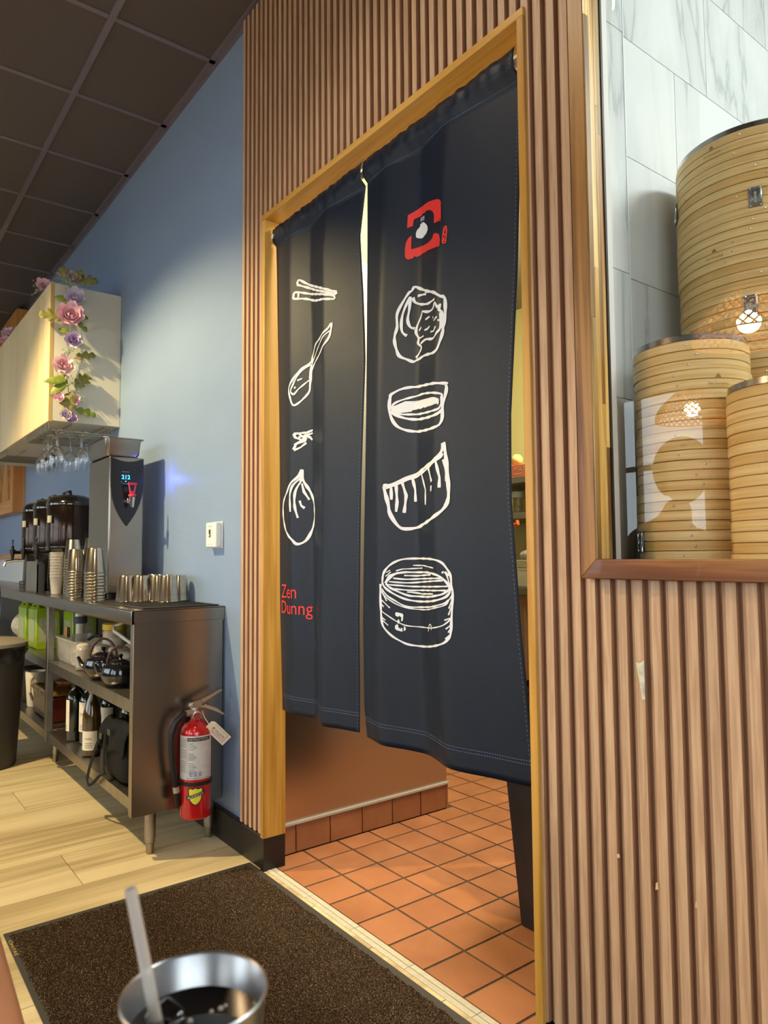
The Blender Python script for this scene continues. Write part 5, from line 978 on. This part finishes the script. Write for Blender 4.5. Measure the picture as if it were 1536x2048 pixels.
tag(G().lathe([(.12, 1.0205), (.12, 1.0445)], 32, (-.812, 1.456, 0)).build('steamer_stand', bam2, loc=(-.812, 1.456, 1.0205)), 'low wooden riser under the left front steamer stack', 'stand'); tag(G().lathe([(.115, 1.0205), (.115, 1.0375)], 32, (-.590, 1.412, 0)).build('steamer_stand', bam2, loc=(-.59, 1.412, 1.0205)), 'low wooden riser under the short right steamer stack', 'stand')
# ================================================================ kitchen behind the curtain
kt = thing('kitchen_rack', (-2.7, 3.2, 0), 'grey kitchen prep table with two shelves above, seen past the curtain edge', 'rack'); grey_sh = mat('grey_shelf', '#8E877A', .4, .6)
for z in (1.535, 1.335): G().box(-3.3, -1.6, 3.0, 3.4, z - .035, z).build('shelf', grey_sh, kt, bevel=.002)
G().box(-3.3, -1.6, 2.95, 3.55, .885, .925).build('table_top', steel, kt, bevel=.003)
G().box(-3.28, -1.62, 3.0, 3.5, .36, .385).build('under_shelf', grey_sh, kt, bevel=.002)
for a in (-3.26, -2.69, -1.66): G().box(a, a + .045, 2.97, 3.015, 0, .885).build('leg', mat('brown_leg', '#8C6A50', .4, .4) if a == -3.26 else MATS['brown_leg'], kt, bevel=.002)
for a in (-3.28, -1.63): G().box(a, a + .03, 3.37, 3.40, .925, 1.60).build('post', grey_sh, kt)
G().box(-3.3, -1.6, 3.405, 3.42, .925, 1.50).build('back_splash', mat('dim_steel_back', '#8B8576', .35, .6), kt)
tag(G().box(-3.35, -1.55, 3.6, 4.25, 1.64, 2.75).build('exhaust_hood', cream_wall, loc=(-2.4, 3.9, 1.64), bevel=.004), 'cream panelled hood above the kitchen shelves', 'hood')
pb = thing('poly_glove_box', (-2.73, 3.10, 1.536), 'salmon carton of poly gloves on the upper kitchen shelf', 'box')
bx = G().box(-2.86, -2.62, 3.03, 3.17, 1.536, 1.605).build('carton', mat('salmon_carton', '#C86A4A', .5), pb, bevel=.002)
g = G(); text_to(g, 'POLY', lambda a, b: (-2.755 + a, 3.0285, 1.572 + b), width=.085); g.box(-2.76, -2.70, 3.0282, 3.0292, 1.552, 1.556); g.build('carton_print', white_strip, bx, smooth=0)
def crumple(name, c, R, m, label, cat, sc=(1, .8, .8)):
    g = G().sphere((0, 0, 0), R, 20, 14, sc); g.v = [tuple(Vector(p) * (1 + .22 * noise.noise(Vector(p) * 38 + Vector(c))) + Vector(c)) for p in g.v]
    return tag(g.build(name, m, loc=c, smooth=60), label, cat)
crumple('paper_bag', (-2.80, 3.10, 1.645), .042, mat('yellow_paper', '#D8C77A', .7), 'crumpled pale yellow paper on the salmon carton', 'paper'); crumple('paper_bag', (-2.665, 3.10, 1.645), .038, mat('cream_paper', '#DCCFB4', .7), 'crumpled cream paper at the right end of the carton', 'paper', (.7, .8, 1))
wbm = pane_glass('bottle_plastic', tint=(.92, .93, .90, 1), ior=1.6, boost=2.2, rough=.05); wb2 = thing('water_bottle', (-2.80, 3.10, 1.336), 'clear plastic water bottle with white cap on the lower kitchen shelf', 'bottle')
G().lathe([(0, .002), (.028, .002), (.032, .01), (.032, .03), (.029, .035), (.032, .042), (.032, .06), (.028, .075), (.032, .09), (.032, .125), (.024, .155), (.013, .17), (.013, .178)], 24, (-2.80, 3.10, 1.336), cap=False).build('bottle_body', wbm, wb2)
G().lathe([(.0155, .175), (.0155, .192), (0, .193)], 18, (-2.80, 3.10, 1.336), cap=False).build('cap', white_strip, wb2); G().lathe([(.0327, .092), (.0327, .124)], 24, (-2.80, 3.10, 1.336), cap=False).build('label', mat('pale_bottle_label', '#CFDCDC', .5), wb2)
sk = thing('orange_scoop', (-2.76, 2.985, 1.27), 'orange handled scoop hanging below the kitchen shelf', 'scoop')
G().tube([(-2.80, 3.05, 1.298), (-2.78, 2.99, 1.275), (-2.72, 2.98, 1.262), (-2.69, 2.98, 1.272), (-2.695, 2.98, 1.29)], [.008, .016, .015, .012, .01], 10).build('handle', mat('orange_handle', '#D2632C', .4), sk); G().tube([(-2.82, 3.06, 1.299), (-2.84, 3.05, 1.25)], .006, 8).build('hook', blk, sk)
for (zz, hh, l, c) in ((.926, .10, 'white food tub at the bottom of the pile on the prep table', '#D9D5BC'), (1.027, .045, 'white lid tray stacked above the food tub on the prep table', '#CFD6B4')):
    tag(pan(-2.85, -2.60, 2.98, 3.20, zz, zz + hh, .003, .006).build('food_tub', mat('tub_' + str(zz), c, .4), loc=(-2.7, 3.1, zz)), l, 'tub')
tag(G().prism([(-2.80, 1.08), (-2.655, 1.25), (-2.650, 1.246), (-2.792, 1.076)], 'y', 3.21, 3.22).build('sheet_pan', steel, loc=(-2.7, 3.2, 1.08)), 'steel sheet pan leaning behind the food tubs', 'pan')
crumple('plastic_wrap', (-2.66, 3.02, 1.098), .05, wb_, 'crumpled clear wrap on the white lid tray', 'wrap', (1, .7, .6))
tag(pan(-2.83, -2.70, 2.96, 3.2, .386, .386 + .20, .003, .01).xf(Matrix.Identity(4)).build('white_bin', white_paint, loc=(-2.77, 3.1, .386)), 'white plastic bin on the lower kitchen shelf', 'bin')
crumple('black_pouch', (-2.80, 3.12, .66), .07, blk, 'black pouch lying over the white bin', 'pouch', (1, .8, .5))
# slim black kitchen bin with liner
kb = thing('slim_bin', (-1.33, 1.85, 0), 'tall slim black kitchen bin standing just inside the doorway', 'trash can'); binm = mat('black_bin_plastic', '#191416', .4, spec=.5)
P0 = [(-1.512, 1.655), (-1.14, 1.655), (-1.14, 2.10), (-1.512, 2.10)]; P1 = [(-1.565, 1.635), (-1.10, 1.635), (-1.10, 2.13), (-1.565, 2.13)]
G().add([(a, b, .001) for a, b in P0] + [(a, b, .60) for a, b in P1] + [(a + (.012 if a < -1.3 else -.012), b + (.012 if b < 1.8 else -.012), .60) for a, b in P1] + [(a + (.012 if a < -1.3 else -.012), b + (.012 if b < 1.8 else -.012), .02) for a, b in P0], [(3, 2, 1, 0), (0, 1, 5, 4), (1, 2, 6, 5), (2, 3, 7, 6), (3, 0, 4, 7), (4, 5, 9, 8), (5, 6, 10, 9), (6, 7, 11, 10), (7, 4, 8, 11), (8, 9, 13, 12), (9, 10, 14, 13), (10, 11, 15, 14), (11, 8, 12, 15), (12, 13, 14, 15)]).build('bin_body', binm, kb, bevel=.004)
g = G(); g.grid(60, 10, lambda u, v: (lambda q, rr_: (-1.335 + rr_ * .262 * (abs(math.cos(q)) ** .5) * (1 if math.cos(q) > 0 else -1), 1.88 + rr_ * .272 * (abs(math.sin(q)) ** .5) * (1 if math.sin(q) > 0 else -1), .50 + .20 * v + .02 * math.sin(11 * u + 3 * v)))(2 * PI * u, 1 + .012 * math.sin(60 * u + 4 * v) - .35 * max(0, v - .55)))
g.build('bin_liner', mat('glossy_black_liner', '#101013', .18, spec=.8), kb, smooth=80)
# ================================================================ entrance mat
mt = thing('door_mat', (-1.6, .83, 0), 'dark brown carpet door mat with black rubber border in front of the doorway', 'mat')
MX0, MX1, MY0, MY1 = -2.412, -.75, .425, 1.222
rubm = mat('grey_rubber_border', '#3C3834', .55)
g = G(); g.prism([(MX0, MY0), (MX1, MY0), (MX1, MY1), (MX0, MY1)], 'z', .0003, .0035); g.build('rubber_border', rubm, mt, bevel=.002)
pile_m = mat('brown_carpet_pile', '#291F16', .95, col2='#86705A', scale=(330, 330, 330), detail=1, spec=.1, ramp=(.52, .78), random=False)
import numpy as np
def carpet(x0, x1, y0, y1, st):
    nx, ny = int((x1 - x0) / st), int((y1 - y0) / st); rs = np.random.RandomState(4)
    X, Y = np.meshgrid(np.linspace(x0, x1, nx), np.linspace(y0, y1, ny)); h = .003 + .010 * rs.rand(ny, nx) ** 1.5
    big = rs.rand(ny // 12 + 2, nx // 12 + 2); h += .0025 * np.kron(big, np.ones((12, 12)))[:ny, :nx]
    X = X + (rs.rand(ny, nx) - .5) * st * .8; Y = Y + (rs.rand(ny, nx) - .5) * st * .8
    h[0, :] = h[-1, :] = .003; h[:, 0] = h[:, -1] = .003
    Y[0, :] -= rs.rand(nx) * .006; Y[-1, :] += rs.rand(nx) * .004; X[:, 0] -= rs.rand(ny) * .007
    co = np.stack([X - mt.location.x, Y - mt.location.y, h], -1).reshape(-1, 3).astype(np.float32)
    a = (np.arange(ny - 1)[:, None] * nx + np.arange(nx - 1)[None]).reshape(-1); q = np.stack([a, a + 1, a + nx + 1, a + nx], -1).astype(np.int32)
    me = bpy.data.meshes.new('carpet_pile'); me.vertices.add(len(co)); me.vertices.foreach_set('co', co.reshape(-1)); me.loops.add(q.size); me.loops.foreach_set('vertex_index', q.reshape(-1))
    me.polygons.add(len(q)); me.polygons.foreach_set('loop_start', np.arange(0, q.size, 4, dtype=np.int32)); me.update(calc_edges=True); me.validate(); me.materials.append(pile_m)
    o = bpy.data.objects.new('carpet_pile', me); COL.objects.link(o); o.parent = mt; o['kind'] = 'stuff'; return o
carpet(MX0 + .030, MX1 - .03, MY0 + .016, MY1 - .026, .0033)
g = G()
vs_, fs_, w_ = text_geo('CINTAS', 1)
g.add([(MX0 + .052 + .10 * a / w_, MY0 + .0075 - .0 + b * .012 - .003, .0041) for a, b in vs_], fs_); g.build('mat_print', mat('yellow_mat_print', '#C9A93E', .5), mt, smooth=0)
# ================================================================ foreground cup on the table
CXY = (-.455, .192); CZR = .822
cf = thing('metal_cup', (CXY[0], CXY[1], CZR - .118), 'brushed metal cup of dark iced drink in the foreground', 'cup'); cupn = mat('satin_cup_metal', '#A7A6A6', .32, 1, rvar=.05, scale=(5, 5, 60))
G().lathe([(0, -.118), (.031, -.118), (.034, -.114), (.0445, -.004), (.0462, -.001), (.0465, .0005), (.0455, .0015), (.0437, 0), (.0335, -.108), (0, -.110)], 56, (CXY[0], CXY[1], CZR), cap=False).build('cup_body', cupn, cf, smooth=50)
liq = mat('dark_tea', '#0E0C0D', .03, spec=.6, coat=.3)
g = G().lathe([(0, -.020), (.0415, -.020), (.0415, -.024), (0, -.024)], 40, (CXY[0], CXY[1], CZR), cap=False); g.build('dark_drink', liq, cf)
ice = pane_glass('ice', tint=(.62, .64, .67, 1), ior=1.4, boost=2.0, rough=.05)
for (a, b, s_, q) in ((-.018, -.012, .020, .3), (-.006, -.022, .017, 1.0)): 
    g = G().obox((CXY[0] + a, CXY[1] + b, CZR - .0225), (s_, s_, .016), (.2, .15, q)); g.build('ice_cube', ice, cf, bevel=.003)
g = G()
for k in range(7): g.sphere((CXY[0] + .006 + .022 * math.cos(k * 2.1), CXY[1] + .004 + .020 * math.sin(k * 1.7), CZR - .0202), .0012 + .0004 * (k % 3), 8, 6)
g.build('bubbles', mat('bubble_shine', '#A8A8AA', .05, spec=1), cf)
stw = mat('frosted_straw', '#DDD3C8', .35, trans=.55, ior=1.15)
st_ = thing('drinking_straw', (-.47, .17, .85), 'frosted drinking straw leaning in the foreground metal cup', 'straw')
G().tube([(-.4765, .157, .8885), (-.4595, .1790, .760)], .0039, 14, cap=False).build('straw_tube', stw, st_)
tbm = wood('dark_table_wood', ('#4A3222', '#5B3E2A', '#6B4A33'), 'x', 20, .35, .5, .05, coat=.4)
tbl = thing('dining_table', (-.34, -.12, 0), 'small round dark wooden dining table under the metal cup', 'table')
TZ = CZR - .1185
G().lathe([(0, TZ - .028), (.330, TZ - .028), (.336, TZ - .022), (.336, TZ - .005), (.332, TZ), (0, TZ)], 64, (-.345, -.055, 0), cap=False).build('table_top', tbm, tbl); G().lathe([(.03, .02), (.03, TZ - .028)], 20, (-.345, -.055, 0)).build('pedestal', blk, tbl); G().lathe([(0, 0), (.22, 0), (.22, .008), (.04, .022), (0, .022)], 40, (-.345, -.055, 0), cap=False).build('table_foot', blk, tbl)
# ================================================================ woven pendant lamps of the dining room (seen in the pane)
rat = mat('woven_rattan', '#C98A3E', .6, col2='#A86E2A', scale=(60, 60, 60)); bulb_m = mat('warm_bulb', '#1A120A', .3, emit='#FFC890', es=3)
def pendant(x, y, z, label):
    t = thing('pendant_lamp', (x, y, z), label, 'pendant lamp', 'woven pendant lamps')
    shp = lambda q: .04 + .15 * math.sin(min(1, q * 1.05) * PI / 2) ** 1.3
    g = G()
    for k in range(36):
        for d in (1, -1): g.tube([(x + shp(q) * math.cos(2 * PI * k / 36 + d * 1.1 * q), y + shp(q) * math.sin(2 * PI * k / 36 + d * 1.1 * q), z + .20 - .20 * q) for q in [j / 8 for j in range(9)]], .0034, 4)
    for q in (0, .35, .7, 1): g.tube([(x + shp(q) * math.cos(2 * PI * k / 40), y + shp(q) * math.sin(2 * PI * k / 40), z + .20 - .20 * q) for k in range(40)], .003, 5, closed=True)
    g.build('woven_shade', rat, t); G().sphere((x, y, z + .12), .022, 14, 10).build('bulb', bulb_m, t); G().lathe([(.012, z + .15), (.018, z + .155), (.018, z + .20)], 12, (x, y, 0)).build('socket', blk, t)
    G().lathe([(.003, z + .2), (.003, 3.25)], 8, (x, y, 0)).build('cord', blk, t); G().lathe([(.05, 3.225), (.05, 3.25)], 20, (x, y, 0)).build('canopy', blk, t)
    light('pendant_glow', 'POINT', (x, y, z + .06), 20, (1, .72, .40), shadow_soft_size=.04)
pendant(-2.07, -1.20, 1.83, 'woven rattan pendant lamp nearer the street windows'); pendant(-1.20, -.04, 1.86, 'woven rattan pendant lamp over the dining table')
sgn_ = thing('wall_sign', (-2.62, -2.2, 1.6), 'small pale sign with the shop name on a patterned red post', 'sign'); G().box(-2.66, -2.2, -2.45, -2.39, 0, 2.3).build('red_post', mat('patterned_red', '#8A4A44', .6, col2='#B0766A', scale=(30, 30, 30)), sgn_)
sb = G().box(-2.62, -2.24, -2.389, -2.375, 1.62, 1.78).build('sign_board', white_paint, sgn_); g = G(); text_to(g, 'Zen Dumpling', lambda a, b: (-2.25 - a, -2.374, 1.68 + b), width=.35); g.build('sign_letters', inkm, sb, smooth=0)
# ================================================================ seated companion (mirrored in the display pane, knee at the frame edge)
skin = mat('skin', '#B97F5C', .5, col2='#C08A68', scale=(12, 12, 12), spec=.35); shirt = mat('dark_shirt', '#1E2226', .8); shorts = mat('dark_shorts', '#2A2A30', .8); hairm = mat('black_hair', '#120F0E', .55)
pr_ = thing('person', (-1.50, 0, 0), 'person in dark shirt and shorts on a stool, bare knee at the frame edge', 'person')
def skin_mesh(name, chain, m, parent, sub=2):
    """chain: list of polylines [(point, radius)...]; the first is the root, others start at a named point"""
    bm = bmesh.new(); lay = bm.verts.layers.skin.verify(); made = {}
    def vert(p, r):
        k = tuple(round(q, 4) for q in p)
        if k not in made:
            v = bm.verts.new(p); v[lay].radius = (r, r) if not isinstance(r, tuple) else r; v[lay].use_root = (len(made) == 0); made[k] = v
        return made[k]
    for pl in chain:
        for (p, r), (q, s_) in zip(pl, pl[1:]):
            a, b = vert(p, r), vert(q, s_)
            try: bm.edges.new((a, b))
            except ValueError: pass
    me = bpy.data.meshes.new(name); off = origin(parent); bmesh.ops.translate(bm, verts=bm.verts, vec=-off); bm.to_mesh(me); bm.free(); me.materials.append(m)
    o = bpy.data.objects.new(name, me); COL.objects.link(o); o.parent = parent; ORIG[o.name] = off.copy()
    k = o.modifiers.new('skin', 'SKIN'); k.use_smooth_shade = True; s_ = o.modifiers.new('sub', 'SUBSURF'); s_.levels = sub; s_.render_levels = sub
    return o
SX, SY, SH = -1.50, .0, .63       # seat point
pel, wa, ch, nk, hb = (SX, SY, SH + .10), (SX - .02, SY, SH + .26), (SX + .0, SY, SH + .44), (SX + .02, SY, SH + .60), (SX + .04, SY, SH + .68)
shl, shr = (SX, SY + .165, SH + .52), (SX, SY - .165, SH + .52)
ell, elr = (SX - .06, SY + .20, SH + .26), (SX - .06, SY - .20, SH + .26)
wrl, wrr = (SX + .17, SY + .10, SH + .19), (SX + .17, SY - .10, SH + .19)
hpl, hpr = (SX + .02, SY + .09, SH + .075), (SX + .02, SY - .09, SH + .075)
knl, knr = (-.962, .158, .470), (-1.03, -.13, .59)
anl, anr = (-1.005, .16, .062), (-1.07, -.13, .062)
tol, tor = (-.875, .165, .045), (-.94, -.13, .045)
mid = lambda a, b, t=.5: tuple(a[i] + (b[i] - a[i]) * t for i in range(3))
body = skin_mesh('body', [[(pel, .115), (wa, (.13, .10)), (ch, (.14, .105)), (nk, .055), (hb, .055)], [(ch, .1), (shl, .062), (ell, .045), (mid(ell, wrl), .038), (wrl, .028)], [(ch, .1), (shr, .062), (elr, .045), (mid(elr, wrr), .038), (wrr, .028)],
    [(pel, .1), (hpl, .088), (mid(hpl, knl), .078), (knl, .060), (mid(knl, anl, .35), .056), (anl, .036), (tol, .03)], [(pel, .1), (hpr, .088), (mid(hpr, knr), .078), (knr, .060), (mid(knr, anr, .35), .056), (anr, .036), (tor, .03)]], skin, pr_)
# head with face
hc = Vector((SX + .06, SY, SH + .775)); fd = Vector((1, .05, 0)).normalized()
g = G().sphere((0, 0, 0), 1, 28, 20)
def headp(p):
    x, y, z = p; jaw = 1 - .28 * max(0, -z) ** 1.2
    q = Vector((x * .098 * (1 if x < 0 else .95) * (1 - .10 * max(0, -z)), y * .077 * jaw, z * .118))
    if x > .5: # nose, brow, mouth
        q.x += .022 * math.exp(-(y / .16) ** 2 - ((z + .12) / .16) ** 2) + .006 * math.exp(-((z - .18) / .08) ** 2) * math.exp(-(y / .6) ** 2) + .007 * math.exp(-(y / .3) ** 2 - ((z + .47) / .07) ** 2) - .008 * (math.exp(-((abs(y) - .38) / .16) ** 2 - ((z - .05) / .11) ** 2))
    return tuple(hc + q)
g.v = [headp(p) for p in g.v]; hd_ = g.build('head', skin, pr_, smooth=80)
eye = mat('eye_white', '#E6E2DC', .2); iris = mat('dark_iris', '#20140F', .2); lip = mat('lip', '#9A5448', .5)
for s_ in (1, -1):
    G().sphere(tuple(hc + Vector((.083, s_ * .030, .006))), .0100, 12, 8).build('eye', eye, hd_); G().sphere(tuple(hc + Vector((.092, s_ * .030, .006))), .0052, 10, 6).build('iris', iris, hd_)
    G().sphere(tuple(hc + Vector((-.005, s_ * .078, -.005))), .03, 12, 8, (.5, .3, 1)).build('ear', skin, hd_)
    G().tube([tuple(hc + Vector((.090, s_ * .014, .030))), tuple(hc + Vector((.089, s_ * .030, .034))), tuple(hc + Vector((.080, s_ * .045, .029)))], .0035, 6).build('eyebrow', hairm, hd_)
G().sphere(tuple(hc + Vector((.090, 0, -.055))), .018, 14, 8, (.45, 1.0, .32)).build('mouth', lip, hd_)
g = G().grid(36, 14, lambda u, v: (lambda q, ph: tuple(hc + Vector((-.010 + .108 * math.sin(ph) * math.cos(q), .088 * math.sin(ph) * math.sin(q), .012 + .122 * math.cos(ph)))))(2 * PI * u, (.62 + .50 * (1 - math.cos(2 * PI * u)) / 2 * 1.3) * PI * .62 * v)); h_ = g.build('hair', hairm, pr_, smooth=80); md = h_.modifiers.new('s', 'SOLIDIFY'); md.thickness = .008
# clothes
skin_mesh('shirt', [[((SX, SY, SH + .07), (.15, .135)), (wa, (.158, .128)), (ch, (.166, .130)), ((SX + .01, SY, SH + .555), .085)], [(ch, .1), (mid(ch, shl, .6), .105), (shl, .090), (mid(shl, ell, .75), .072)], [(ch, .1), (mid(ch, shr, .6), .105), (shr, .090), (mid(shr, elr, .75), .072)]], shirt, pr_)
skin_mesh('shorts', [[((SX, SY, SH + .095), .150), (hpl, .122), (mid(hpl, knl, .25), .112), (mid(hpl, knl, .50), .098)], [((SX, SY, SH + .095), .150), (hpr, .122), (mid(hpr, knr, .25), .112), (mid(hpr, knr, .50), .098)]], shorts, pr_)
# hands with five fingers resting on the thighs
for s_, wr in ((1, wrl), (-1, wrr)):
    w = Vector(wr); d = Vector((.9, -.15 * s_, -.18)).normalized(); sd = Vector((.15, 1 * s_, 0)).normalized(); P = [w, w + d * .05, w + d * .085]
    ch_ = [[(tuple(w), .026), (tuple(w + d * .045), (.038, .017)), (tuple(w + d * .08), (.040, .015))]]
    for k, (o_, L_) in enumerate(((-.027, .066), (-.009, .076), (.009, .072), (.026, .056))):
        b0 = w + d * .082 + sd * o_; b1 = b0 + d * L_ * .45 + Vector((0, 0, -.006)); b2 = b0 + d * L_ * .78 + Vector((0, 0, -.020)); b3 = b0 + d * L_ * .95 + Vector((0, 0, -.034))
        ch_.append([(tuple(w + d * .08), .015), (tuple(b0), .0095), (tuple(b1), .0090), (tuple(b2), .0082), (tuple(b3), .0068)])
    t0 = w + d * .025 - sd * .028; ch_.append([(tuple(w + d * .045), .017), (tuple(t0 + d * .01), .0125), (tuple(t0 + d * .035 - sd * .012), .0105), (tuple(t0 + d * .06 - sd * .012 + Vector((0, 0, -.01))), .0085)])
    skin_mesh('hand', ch_, skin, pr_)
shoe = mat('dark_shoe', '#232020', .5)
for s_, an, to in ((1, anl, tol), (-1, anr, tor)):
    g = G().grid(20, 12, lambda u, v: (lambda t, q: (an[0] - .06 + .27 * t, an[1] + (.036 + .016 * math.sin(PI * t)) * math.cos(q) * math.sin(PI * min(1, .06 + .9 * t)) ** .4, an[2] - .058 + max(0, (.045 + .05 * (1 - t)) * (math.sin(q) + .30)) * math.sin(PI * min(1, .1 + .86 * t)) ** .5))(u, 2 * PI * v)); g.build('shoe', shoe, pr_, smooth=70)
stool = thing('bar_stool', (SX, SY, 0), 'dark wooden stool the seated person rests on', 'stool')
G().lathe([(0, SH - .055), (.17, SH - .055), (.178, SH - .045), (.178, SH - .022), (.165, SH - .012), (0, SH - .010)], 40, (SX - .02, SY, 0), cap=False).build('seat', tbm, stool)
for a in (.8, 2.4, 3.9, 5.5): G().tube([(SX - .02 + .13 * math.cos(a), SY + .13 * math.sin(a), SH - .05), (SX - .02 + .20 * math.cos(a), SY + .20 * math.sin(a), .002)], .016, 10).build('leg', tbm, stool)
G().tube([(SX - .02 + .178 * math.cos(q), SY + .178 * math.sin(q), .20) for q in [2 * PI * k / 32 for k in range(32)]], .009, 8, closed=True).build('foot_ring', blk, stool)
